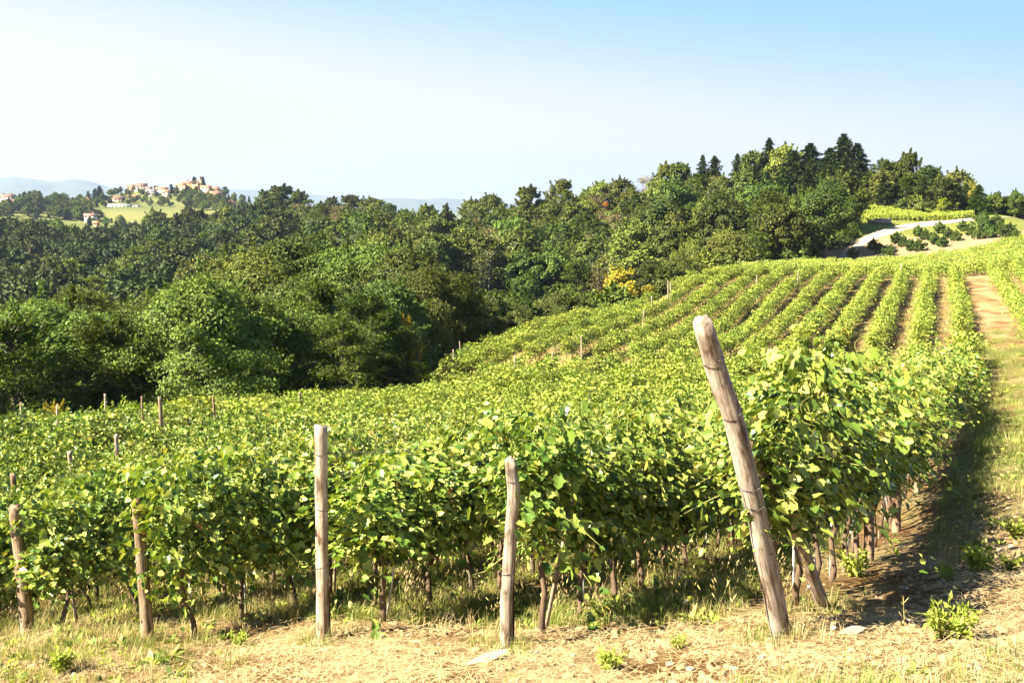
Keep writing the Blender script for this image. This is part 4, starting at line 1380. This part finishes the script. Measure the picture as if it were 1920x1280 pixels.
road('gravel_road', [hit(*q) for q in RA], [hit(*q) for q in RB], gravel, 'pale gravel road curving over the hill crest')

# grey heap in the bright plot
hb = empty('log_heap', (*hit(1652, 419), 0))
hb.location.z = gz(hb.location.x, hb.location.y)
logm = plain('old_log', (.16, .14, .12), .9, scale=3, col2=(.34, .31, .27))
for j in range(12):
    mb = MB()
    row = (0, 0, 0, 0, 0, 1, 1, 1, 1, 2, 2, 2)[j]
    yy = (j % 5 - 2) * .34
    sh = rng.uniform(-.5, .5)
    mb.tube([(-1.6 + sh, yy, .18 + row * .3), (sh, yy + .05, .22 + row * .3), (1.5 + sh, yy - .03, .2 + row * .33)], [.2, .19, .16], n=8)
    mb.build('log', logm, hb, True)
tag(hb, 'low grey heap of old logs lying in the bright plot above the road', 'log heap')

# ------------------------------------------------------------------ village on the far hill
def lit(c): return c
ROOF = {'red': plain('roof_red', (.30, .12, .07), .9, scale=1.2, col2=(.42, .19, .11)), 'brown': plain('roof_brown', (.17, .10, .08), .9, scale=1.2, col2=(.27, .16, .12)),
        'orange': plain('roof_orange', (.40, .17, .08), .9, scale=1.2, col2=(.52, .26, .14)), 'grey': plain('roof_grey', (.16, .15, .15), .9, scale=1.2, col2=(.26, .24, .23))}
WALL = {'white': plain('wall_white', (.66, .62, .55), .9, scale=.6, col2=(.76, .73, .66)), 'cream': plain('wall_cream', (.60, .48, .32), .9, scale=.6, col2=(.72, .60, .43)),
        'yellow': plain('wall_yellow', (.58, .38, .17), .9, scale=.6, col2=(.68, .47, .23)), 'orange': plain('wall_orange', (.52, .29, .16), .9, scale=.6, col2=(.60, .37, .22)),
        'grey': plain('wall_grey', (.36, .34, .34), .9, scale=.6, col2=(.46, .43, .42)), 'mauve': plain('wall_mauve', (.40, .30, .30), .9, scale=.6, col2=(.46, .36, .36))}
PANE = plain('window_dark', (.035, .04, .05), .25, spec=.5)
DOORM = plain('door_wood', (.12, .07, .04), .7)
def house(px0, px1, pyb, pye, pyr, d, wall, roof, label, yaw=.35, nwin=3, storeys=2, ridge='x', depth=None, name='house', flat=False):
    cx = (px0 + px1) / 2
    W = (px1 - px0) / F * d
    D = depth or min(W * .8, 9.0)
    hw = (pyb - pye) / F * d + .0
    hr = max(.8, (pye - pyr) / F * d)
    x, y, z = P(cx, pyb, d)
    t = empty(name, (x, y, z), (0, 0, yaw))
    W2, D2 = W / 2 * .95, D / 2
    wb = MB()
    wb.box(-W2, W2, -D2, D2, -6, hw)
    if not flat:
        if ridge == 'x':
            wb.add([(-W2, -D2, hw), (-W2, D2, hw), (-W2, 0, hw + hr * .97), (W2, -D2, hw), (W2, D2, hw), (W2, 0, hw + hr * .97)], [[0, 2, 1], [3, 4, 5]])
        else:
            wb.add([(-W2, -D2, hw), (W2, -D2, hw), (0, -D2, hw + hr * .97), (-W2, D2, hw), (W2, D2, hw), (0, D2, hw + hr * .97)], [[0, 1, 2], [4, 3, 5]])
    wb.build('wall', WALL[wall], t)
    rb = MB()
    ov, th = .55, .22
    if flat:
        rb.box(-W2 - .2, W2 + .2, -D2 - .2, D2 + .2, hw + .003, hw + .35)
    else:
        s = hr / (D2 if ridge == 'x' else W2)
        for sg in (-1, 1):
            if ridge == 'x':
                e = D2 + ov
                q = [(-W2 - ov, sg * e, hw - ov * s), (W2 + ov, sg * e, hw - ov * s), (W2 + ov, 0, hw + hr), (-W2 - ov, 0, hw + hr)]
            else:
                e = W2 + ov
                q = [(sg * e, -D2 - ov, hw - ov * s), (sg * e, D2 + ov, hw - ov * s), (0, D2 + ov, hw + hr), (0, -D2 - ov, hw + hr)]
            v = q + [(a, b_, c_ + th) for a, b_, c_ in q]
            rb.add(v, [[0, 1, 2, 3], [7, 6, 5, 4], [0, 4, 5, 1], [1, 5, 6, 2], [2, 6, 7, 3], [3, 7, 4, 0]])
    ro = rb.build('roof', ROOF[roof], t)
    if not flat and W > 6:
        cb = MB()
        cb.box(W2 * .4, W2 * .4 + .7, -.35, .35, hw + hr * .4, hw + hr + 1.0)
        cb.build('chimney', WALL['orange'], ro)
    sh = hw / storeys
    for st in range(storeys):
        for k in range(nwin):
            wx = (-W2 + (k + .5) * 2 * W2 / nwin)
            zz_ = st * sh + sh * .35
            if st == 0 and k == nwin // 2:
                m_ = MB()
                m_.box(wx - .55, wx + .55, -D2 - .05, -D2 + .1, .05, min(2.3, sh * .85))
                m_.build('door', DOORM, t)
                continue
            m_ = MB()
            m_.box(wx - .5, wx + .5, -D2 - .04, -D2 + .1, zz_, zz_ + min(1.5, sh * .5))
            m_.build('window', PANE, t)
    for st in range(storeys):
        for k in range(2):
            wy = -D2 + (k + .5) * D2
            m_ = MB()
            zz_ = st * sh + sh * .35
            m_.box(-W2 - .04, -W2 + .1, wy - .45, wy + .45, zz_, zz_ + min(1.5, sh * .5))
            m_.build('window', PANE, t)
    tag(t, label, 'house')
    return t
house(0, 28, 377, 370, 365, 800, 'white', 'brown', 'white house with a long brown roof at the left edge', nwin=4)
house(10, 40, 384, 380, 375, 770, 'orange', 'red', 'low house with a wide red roof below the white one at the left edge', storeys=1, nwin=4)
house(80, 95, 380, 371.5, 370, 840, 'mauve', 'brown', 'dull mauve block with a flat roof between trees', flat=True, nwin=3)
house(129, 142, 388, 383, 381, 800, 'white', 'red', 'small white house standing among trees left of the meadow', nwin=2, storeys=1)
house(152, 168, 383, 376, 372, 830, 'yellow', 'orange', 'yellow house beside the tall dark conifers', nwin=3)
house(200, 234, 382, 374, 368, 850, 'cream', 'brown', 'wide two storey house with a brown roof above the long white building', nwin=5)
house(202, 250, 391, 383, 382, 810, 'white', 'grey', 'long low white building with a flat roof above the meadow', flat=True, nwin=7, storeys=1)
house(249, 263, 390, 385, 384, 812, 'grey', 'grey', 'dark open shed at the right end of the long white building', flat=True, nwin=2, storeys=1)
house(159, 181, 411, 405, 400.5, 720, 'white', 'brown', 'white house alone at the foot of the meadow', nwin=3)
house(175, 186, 423, 418, 415, 690, 'orange', 'orange', 'small orange house half hidden by trees below the meadow', nwin=2, storeys=1)
house(240, 263, 375, 370, 366, 880, 'white', 'red', 'small white house with a red roof midway up the hill', nwin=3, storeys=1)
house(238, 252, 356, 350, 347.5, 925, 'orange', 'orange', 'orange wing at the left end of the big house on the hill', nwin=2)
house(248, 276, 359, 350, 344.5, 930, 'cream', 'brown', 'big cream house with a dark hipped roof, leftmost on the hill top', nwin=4)
house(274, 285, 364, 353, 350.5, 915, 'white', 'brown', 'tall narrow white house right of the big cream house', nwin=2)
house(277, 293, 366, 359, 355.5, 900, 'grey', 'grey', 'grey shaded house between the white houses', nwin=3)
house(293, 315, 362, 355, 351.5, 910, 'white', 'red', 'white house with a red roof left of the dark conical tree', nwin=3)
house(305, 319, 368, 360.5, 357, 890, 'cream', 'red', 'lower cream house in front of the red roofed white one', nwin=2)
house(329, 349, 356, 348, 343.5, 930, 'cream', 'orange', 'cream villa leftmost of the hill top cluster round the church', nwin=4)
house(340, 353, 358, 352, 349, 918, 'white', 'orange', 'small white house in front of the cream villa', nwin=2)
house(346, 363, 353, 344, 339.5, 938, 'orange', 'brown', 'dark roofed house between the villa and the church', nwin=3)
house(377, 396, 361, 352.5, 348.5, 915, 'white', 'orange', 'white house with an orange roof right below the church', nwin=3)
house(395, 411, 362, 356, 351, 925, 'grey', 'red', 'house with a bright red roof right of the white one', nwin=3)
house(387, 417, 371, 365, 359, 890, 'cream', 'red', 'long house with a wide red roof below the hill top', nwin=5)
house(417, 439, 386, 380.5, 376.5, 860, 'orange', 'red', 'low pinkish house at the right foot of the village hill', nwin=4, storeys=1)
# church
ch = house(362, 376, 353, 343, 339, 934, 'yellow', 'brown', 'yellow church with a gabled front and slim bell tower', ridge='y', yaw=.15, nwin=3, storeys=2, depth=14, name='church')
ch['category'] = 'church'
mb = MB()
tw = 1.15
mb.box(4.3 - tw, 4.3 + tw, -5.2, -5.2 + 2 * tw, -5, 9.6)
tower = mb.build('bell_tower', WALL['yellow'], ch)
mb = MB()
mb.add([(4.3 - 1.4, -5.45, 9.6), (4.3 + 1.4, -5.45, 9.6), (4.3 + 1.4, -2.65, 9.6), (4.3 - 1.4, -2.65, 9.6), (4.3, -4.05, 11.2)], [[3, 2, 1, 0], [0, 1, 4], [1, 2, 4], [2, 3, 4], [3, 0, 4]])
mb.build('spire', ROOF['brown'], tower)
mb = MB()
mb.box(4.3 - .5, 4.3 + .5, -5.26, -5.1, 7.2, 8.8)
mb.build('belfry_opening', PANE, tower)
# village trees
VT = [(364, 331, 945, 'conifer', 1.6, 'dark spreading conifer behind the church, left of its tower'), (380, 331, 940, 'cypress', 1.3, 'dark cypress close right of the bell tower'),
      (321, 345, 905, 'cypress', 1.5, 'dark conical tree standing alone between the white houses and the villa'), (352, 336, 942, 'cypress', .7, 'dark thin treetop above the dark roofed house'),
      (186, 348, 845, 'conifer', 1.3, 'tallest dark conifer left of the two storey house'), (178, 353, 842, 'conifer', 1.3, 'dark conifer just left of the tallest village conifer'),
      (165, 358, 840, 'pine', 1.3, 'loose pine left of the village conifers'), (192, 362, 838, 'broad_lo', 1.2, 'dark tree under the tallest village conifer'),
      (420, 351, 915, 'broad_lo', 1.2, 'dark round tree at the right end of the hill top'), (414, 354, 918, 'conifer', 1.2, 'dark conifer beside the bright red roof'),
      (292, 349, 935, 'broad_lo', 1.5, 'dark round tree between the big cream house and the white ones')]
for px, py, d, kind, w, lab in VT:
    special(kind, px, py, d, lab, wide=w, hmin=5, hmax=20, name='village_tree')
fill = []
def vt_fill(n, x0, x1, y0, y1, hm):
    for _ in range(n):
        px, py = rng.uniform(x0, x1), rng.uniform(y0, y1)
        fill.append((px, py, hm * rng.uniform(.4, .85)))
for a in [(22, 0, 60, 374, 386, 9), (40, 40, 130, 378, 392, 11), (34, 90, 160, 386, 400, 11), (34, 110, 170, 392, 414, 12), (50, -10, 130, 390, 412, 13), (16, 205, 270, 356, 368, 8), (18, 225, 300, 370, 384, 7), (12, 270, 330, 378, 390, 7),
          (16, 330, 372, 360, 372, 9), (40, 340, 430, 374, 396, 10), (16, 375, 440, 364, 376, 8), (20, 400, 480, 380, 396, 9), (10, 180, 215, 376, 390, 8), (14, 160, 240, 412, 426, 9), (12, 300, 340, 372, 384, 6), (6, 255, 300, 362, 368, 6), (16, -40, 60, 366, 374, 9)]:
    vt_fill(*a)
vp, vr, vs, vi = [], [], [], []
vprot = []
for k in ('broad_lo', 'broad_lo', 'conifer'):
    c_, t_, H0, (cm, tm, m1, m2) = PROTO[k][len(vprot)]
    mb = MB(); mb.merge(cm).merge(tm, 1)
    vprot.append((mb.mesh('tree', [m1, m2]), H0))
for px, py, H in fill:
    x, y = hit(px, py, 0, d0=540)
    j = int(rng.choice([0, 1, 2], p=[.45, .4, .15]))
    vp.append((x, y, gz(x, y) - .2)); vr.append((0, 0, rng.uniform(0, 6))); s = H / vprot[j][1]; vs.append((s * 1.1, s * 1.1, s)); vi.append(j)
scatter('village_woodland', vp, vr, vs, vi, [q[0] for q in vprot], 'groves of trees between the houses of the far village', 'woodland')

# ------------------------------------------------------------------ grass, straw and stones
def blade_tuft(seed, nb, h, w, spread, curl=.5, head=False):
    rs = np.random.default_rng(seed)
    mb = MB()
    for b in range(nb):
        a = rs.uniform(0, 6.28)
        x, y = rs.normal(0, spread, 2)
        hh = h * rs.uniform(.5, 1.2)
        c = curl * rs.uniform(.2, 1.2) * hh
        dx, dy = math.cos(a), math.sin(a)
        sx, sy = -dy * w / 2, dx * w / 2
        p = [(x, y, -.02), (x + dx * c * .25, y + dy * c * .25, hh * .55), (x + dx * c, y + dy * c, hh)]
        v = [(p[0][0] - sx, p[0][1] - sy, p[0][2]), (p[0][0] + sx, p[0][1] + sy, p[0][2]), (p[1][0] + sx * .8, p[1][1] + sy * .8, p[1][2]), (p[1][0] - sx * .8, p[1][1] - sy * .8, p[1][2]), p[2]]
        mb.add(v, [[0, 1, 2, 3], [3, 2, 4]])
        if head:
            e = np.array(p[2])
            dd = np.array([dx * .5, dy * .5, .8])
            mb.tube([tuple(e - dd * .02), tuple(e + dd * .03), tuple(e + dd * .075)], [.004, .010, .003], n=5, mi=1)
    return mb
gp = [blade_tuft(500, 26, .13, .007, .07, .7).mesh('tuft', [M['grass_green']]), blade_tuft(501, 30, .20, .007, .08, .6).mesh('tuft', [M['grass_green']]),
      blade_tuft(502, 24, .14, .006, .08, .9).mesh('tuft', [M['grass_dry']]), blade_tuft(503, 22, .24, .006, .08, .6).mesh('tuft', [M['grass_dry']]),
      blade_tuft(504, 12, .42, .006, .07, .35, True).mesh('tuft', [M['grass_green'], M['grass_dry']]), blade_tuft(505, 10, .38, .005, .07, .4, True).mesh('tuft', [M['grass_dry'], M['grass_dry']])]
def rosette(seed, nl=16, r=.10):
    rs = np.random.default_rng(seed)
    mb = MB()
    a = rs.uniform(0, 6.28, nl)
    d = np.stack([np.cos(a), np.sin(a), rs.uniform(.15, .9, nl)], -1)
    leaves(mb, d * rs.uniform(.0, .05, nl)[:, None], d, rs.normal(0, .3, (nl, 3)) + np.array([0, 0, 1]), rs.uniform(.6, 1.2, nl) * r, [(0, 0, 0), (.22, .55, .05), (0, 1.1, -.15), (-.22, .55, .05)], QUAD_F)
    return mb
gp += [rosette(510).mesh('tuft', [M['weed']]), rosette(511, 24, .14).mesh('tuft', [M['grass_green']])]
n = 57000
dd = np.exp(rng.uniform(math.log(5.5), math.log(75), n))
pxx = rng.uniform(-260, 2260, n)
x, y = (pxx - 960) / F * 1.04 * dd, dd
u, v = xy2uv(x, y)
clump = fbm(x, y, 1.0, 21)
green = fbm(x, y, .55, 33)
endz = u < 9.0                                          # bare worked strip in front of the row ends
track = (v < .8)
left = np.clip((6 - x) / 10, 0, 1)
prob = np.where(endz, .04 + .5 * np.clip((-x - 2.5) / 4, 0, 1), np.where(track, .5, .5)) + .5 * clump
trk_bare = track & (u < 22)
prob = np.where((x > -1.5) & (u < 8.6), -.2 + .55 * clump, prob)
prob = np.where((v < 2.3) & (v > .6) & (u < 30) & (u > 8.8), -.12 + .45 * clump, prob)
prob = np.where(trk_bare, -.05 + .35 * clump + .3 * np.clip((u - 12) / 8, 0, 1), prob)
# distance to the nearest row: more grass close to the vines' feet
kp = (rng.random(n) < prob) & (v < 40) & (u < 75) & in_field(x, y, 8)
x, y, u, v, green, endz, trk_bare, track = (a[kp] for a in (x, y, u, v, green, endz, trk_bare, track))
n = len(x)
gprob = np.where(endz, .55, .78) + .5 * green + np.where(track & ~trk_bare, .25, 0)
isg = rng.random(n) < gprob
tall = rng.random(n) < np.where(endz | track, .0, .09)
idx = np.where(isg, rng.integers(0, 2, n), rng.integers(2, 4, n))
idx = np.where(tall, np.where(isg, 4, 5), idx)
idx = np.where(rng.random(n) < .16, rng.integers(6, 8, n), idx)
sc = rng.uniform(.45, 1.1, n) * np.interp(np.hypot(x, y), [8, 60], [.85, 1.7])
ex, ey = [], []
for (fx, fy, fd) in ((1465, 1195, 8.0), (606, 1197, 10), (950, 1213, 9), (278, 1203, 11), (53, 1187, 12), (1547, 1110, 9.2)):   # tufts round the feet of the posts
    for _ in range(26):
        a, r_ = rng.uniform(0, 6.28), .1 + abs(rng.normal(0, .2))
        ex.append(P(fx, fy, fd)[0] + r_ * math.cos(a)); ey.append(fd + r_ * math.sin(a))
x, y = np.concatenate([x, ex]), np.concatenate([y, ey])
idx = np.concatenate([idx, rng.integers(0, 4, len(ex))])
sc = np.concatenate([sc, rng.uniform(.4, .9, len(ex))])
n = len(x)
scatter('grass', np.stack([x, y, ground(x, y)], -1), np.stack([rng.normal(0, .12, n), rng.normal(0, .12, n), rng.uniform(0, 6.28, n)], -1), sc, idx, gp, 'dry and green grass tufts between the vine rows', 'grass')
print('grass', n)
# bright plot beyond the road
pn = 5200
x, y = [], []
q = [hit(a, b) for a, b in ((1598, 424), (1598, 392), (1820, 400), (1822, 408))]
for _ in range(pn):
    a, b = rng.random(), rng.random()
    p0 = (q[0][0] * (1 - a) + q[3][0] * a, q[0][1] * (1 - a) + q[3][1] * a)
    p1 = (q[1][0] * (1 - a) + q[2][0] * a, q[1][1] * (1 - a) + q[2][1] * a)
    x.append(p0[0] * (1 - b) + p1[0] * b); y.append(p0[1] * (1 - b) + p1[1] * b)
x, y = np.array(x), np.array(y)
mp_ = [vine_foliage(700 + i, nshoot=14, step=.14, lsize=(.2, .32), tv=DIA_V, tf=DIA_F, stems=False, fill=40).mesh('leafy_plant', [M['weed']]) for i in range(3)]
scatter('meadow', np.stack([x, y, ground(x, y) - .5], -1), np.stack([np.zeros(pn), np.zeros(pn), rng.uniform(0, 6.28, pn)], -1), rng.uniform(.6, .9, pn), rng.integers(0, 3, pn), mp_, 'bright yellow green plot of low growth beyond the gravel road', 'meadow')
# straw litter and stones
sp = []
for s in range(4):
    rs = np.random.default_rng(600 + s)
    mb = MB()
    for k in range(16):
        a = rs.uniform(0, 6.28)
        c = rs.normal(0, .09, 2)
        L = rs.uniform(.05, .16)
        w = .0028
        dx, dy = math.cos(a) * L / 2, math.sin(a) * L / 2
        z0, z1 = rs.uniform(.003, .03, 2)
        mb.add([(c[0] - dx - dy * w / L, c[1] - dy + dx * w / L, z0), (c[0] - dx + dy * w / L, c[1] - dy - dx * w / L, z0), (c[0] + dx + dy * w / L, c[1] + dy - dx * w / L, z1), (c[0] + dx - dy * w / L, c[1] + dy + dx * w / L, z1)], [[0, 1, 2, 3]])
    sp.append(mb.mesh('straw', [M['straw']]))
n = 9000
dd = np.exp(rng.uniform(math.log(5.5), math.log(24), n))
pxx = rng.uniform(-260, 2260, n)
x, y = (pxx - 960) / F * 1.04 * dd, dd
u, v = xy2uv(x, y)
kp = (rng.random(n) < np.where(u < 9.5, .5, np.where(v < .6, .5, .25)) + .6 * fbm(x, y, 1.2, 71))
x, y = x[kp], y[kp]
n = len(x)
scatter('straw_litter', np.stack([x, y, ground(x, y)], -1), np.stack([np.zeros(n), np.zeros(n), rng.uniform(0, 6.28, n)], -1), rng.uniform(.7, 1.6, n), rng.integers(0, 4, n), sp, 'scattered dry straw and cut stalks on the soil', 'straw')
def rock(seed, flat=.6):
    import bmesh
    bm = bmesh.new()
    bmesh.ops.create_icosphere(bm, subdivisions=2, radius=1)
    rs = np.random.default_rng(seed)
    pl = norm(rs.normal(0, 1, (9, 3)))
    for v_ in bm.verts:
        p = np.array(v_.co)
        for q_ in pl:
            e = p @ q_ - .66
            if e > 0: p = p - q_ * e
        v_.co = Vector(p * np.array([1.2, .85, flat]))
    me_ = bpy.data.meshes.new('rock')
    bm.to_mesh(me_)
    bm.free()
    me_.materials.append(M['stone'])
    return me_
rp = [rock(i, .55) for i in range(4)]
clodm = plain('clod', (.32, .20, .09), .95, scale=9, col2=(.56, .42, .23), bump=.02)
cl = []
for i in range(3):
    c_ = rock(20 + i, .6); c_.materials.clear(); c_.materials.append(clodm); cl.append(c_)
n = 21000
dd = np.exp(rng.uniform(math.log(5.3), math.log(34), n))
pxx = rng.uniform(-260, 2260, n)
x, y = (pxx - 960) / F * 1.04 * dd, dd
u, v = xy2uv(x, y)
kp = rng.random(n) < np.where(v < .8, .8, np.where(u < 9.2, .5, .1)) + .3 * fbm(x, y, 1.4, 41)
x, y = x[kp], y[kp]
n = len(x)
idx = np.where(rng.random(n) < .12, rng.integers(0, 4, n), rng.integers(4, 7, n))
sc = np.exp(rng.normal(math.log(.017), .6, n)) * np.where((x > 1.0) & (y < 12), 1.5, 1.0)
sc = np.minimum(sc, .055)
scatter('soil_clods', np.stack([x, y, ground(x, y)], -1), rng.uniform(-.4, .4, (n, 3)) + np.array([0, 0, 1]) * rng.uniform(0, 6, (n, 1)), sc, idx, rp + cl, 'loose clods and pebbles on the bare soil', 'clods')
for (px, py, s, lab, fl) in [(905, 1238, (.24, .09, .05), 'flat pale slab of stone lying at the foot of the crooked post', .4), (592, 1207, (.20, .08, .05), 'pale stone wedged at the foot of the straight pale post', .5),
                         (1600, 1185, (.16, .08, .05), 'pale stone on the bank right of the leaning post', .5)]:
    x, y = hit(px, py)
    o = bpy.data.objects.new('stone', rock(abs(hash(lab)) % 97 if False else int(px), fl))
    COL.objects.link(o)
    o.location = (x, y, gz(x, y) + .015)
    o.scale = s
    o.rotation_euler = (.1, -.12, .45)
    tag(o, lab, 'stone')
# weeds one can point at
def weed(px, py, h, label, seed, nst=26, mat='weed', spread=.5):
    x, y = hit(px, py)
    rs = np.random.default_rng(seed)
    mb, st = MB(), MB()
    pos, tip, nrm = [], [], []
    for s in range(nst):
        a = rs.uniform(0, 6.28)
        d = np.array([math.cos(a) * spread, math.sin(a) * spread, rs.uniform(.4, 1.1)])
        d /= np.linalg.norm(d)
        L = h * rs.uniform(.5, 1.1)
        k = 16
        tt = np.linspace(.15, 1, k)
        p = d * (tt * L)[:, None] + rs.normal(0, .006, (k, 3))
        st.tube([(0, 0, -.03), tuple(d * L * .5), tuple(d * L)], [.004, .003, .0015], n=4, cap=False)
        pos.append(p)
        tip.append(d * .7 + rs.normal(0, .7, (k, 3)))
        nrm.append(rs.normal(0, .5, (k, 3)) + np.array([0, 0, 1]))
    pos, tip, nrm = map(np.concatenate, (pos, tip, nrm))
    leaves(mb, pos, tip, nrm, rs.uniform(.7, 1.3, len(pos)) * h * .2, [(0, 0, 0), (.2, .5, .04), (0, 1.2, -.15), (-.2, .5, .04)], QUAD_F)
    t = empty('weed', (x, y, gz(x, y)))
    mb.build('leaves', M[mat], t)
    st.build('stems', M['shoot'], t)
    tag(t, label, 'weed')
weed(1780, 1200, .30, 'biggest bushy green weed on the pale bank at lower right', 1, 44)
weed(1835, 1075, .30, 'bright grassy weed above the biggest one on the bank', 2, 34, spread=.35)
weed(1770, 1085, .17, 'small weed left of the bright grassy one on the bank', 3)
weed(1895, 1070, .22, 'weed at the right edge of the photo on the bank', 4)
weed(1145, 1255, .18, 'low green weed near the bottom edge, right of the crooked post', 5, 34)
weed(1272, 1215, .13, 'little round weed between the crooked and the leaning post', 6, 24)
weed(1905, 1010, .28, 'leafy weed at the right edge above the bank', 7, 28)
weed(450, 1210, .17, 'leafy weed left of the straight pale post', 8, 20)
weed(118, 1262, .26, 'blue green grassy clump near the bottom left corner', 9, 40, spread=.28)
weed(1130, 1165, .26, 'lone sprig of young vine leaves on the soil right of the crooked post', 10, 12)
weed(1600, 1080, .35, 'leafy sucker at the foot of the row behind the brace pole', 11, 26)
weed(1700, 900, .45, 'green suckers beside the foot of the right hand row', 12, 30)
mb = MB()
rs = np.random.default_rng(77)
for k in range(9):
    a = rs.uniform(0, 6.28)
    mb.tube([(0, 0, 0), (.08 * math.cos(a), .08 * math.sin(a), .3), (.2 * math.cos(a), .2 * math.sin(a), .6 * rs.uniform(.7, 1.1))], [.003, .0025, .002], n=4)
    e = np.array([.2 * math.cos(a), .2 * math.sin(a), .6])
o = mb.build('dry_grass_clump', M['straw'])
x, y = hit(1895, 855)
o.location = (x, y, gz(x, y))
tag(o, 'clump of tall bleached grass stalks at the right edge beside the track', 'dry grass')
mb = MB()
mb.tube([(0, 0, 0), (.02, 0, .25), (0, .02, .52)], [.004, .003, .002], n=5)
for k in range(14):
    z0 = .12 + k * .028
    a = k * 2.4
    mb.tube([(0, 0, z0), (.03 * math.cos(a), .03 * math.sin(a), z0 + .04)], [.003, .002], n=4)
o = mb.build('dry_stalk', M['grass_dry'])
x, y = hit(1688, 1250)
o.location = (x, y, gz(x, y))
tag(o, 'single thin dry stalk on the pale bank left of the biggest weed', 'stalk')
# white bindweed flowers
fm = MB()
for k in range(5):
    a0, a1 = k * 1.2566, (k + 1) * 1.2566
    am = (a0 + a1) / 2
    fm.add([(0, 0, 0), (.015 * math.cos(a0), .015 * math.sin(a0), .012), (.018 * math.cos(am), .018 * math.sin(am), .016), (.015 * math.cos(a1), .015 * math.sin(a1), .012)], [[0, 1, 2, 3]])
fm.tube([(0, 0, -.10), (0, 0, 0)], .002, n=4, cap=False)
fme = fm.mesh('white_flower', [M['white_petal']])
for px, py in ((1279, 1123), (1287, 1126), (1293, 1121), (1283, 1130), (1515, 1100), (1562, 1177)):
    x, y = hit(px, py, .1)
    o = bpy.data.objects.new('white_flower', fme)
    COL.objects.link(o)
    o.location = (x, y, gz(x, y) + .1)
    o.rotation_euler = (R(35), 0, rng.uniform(-.5, .5))
    tag(o, 'small white flower in the grass round the foot of the leaning post', 'flower', 'white flowers near the leaning post')

# ------------------------------------------------------------------ haze in the air
hz = MB()
hz.box(-14500, 14500, -13500, 13500, -160, 330)
hm_ = bpy.data.materials.new('haze')
hm_.use_nodes = True
t = hm_.node_tree
t.nodes.remove(t.nodes['Principled BSDF'])
pv = N(t, 'ShaderNodeVolumePrincipled')
pv.inputs['Color'].default_value = (.52, .64, .88, 1)
pv.inputs['Density'].default_value = 0.9e-4
pv.inputs['Anisotropy'].default_value = .2
t.links.new(pv.outputs[0], t.nodes['Material Output'].inputs['Volume'])
ho = hz.build('haze', hm_)
tag(ho, 'thin summer haze hanging over the valley', 'haze', kind='stuff')
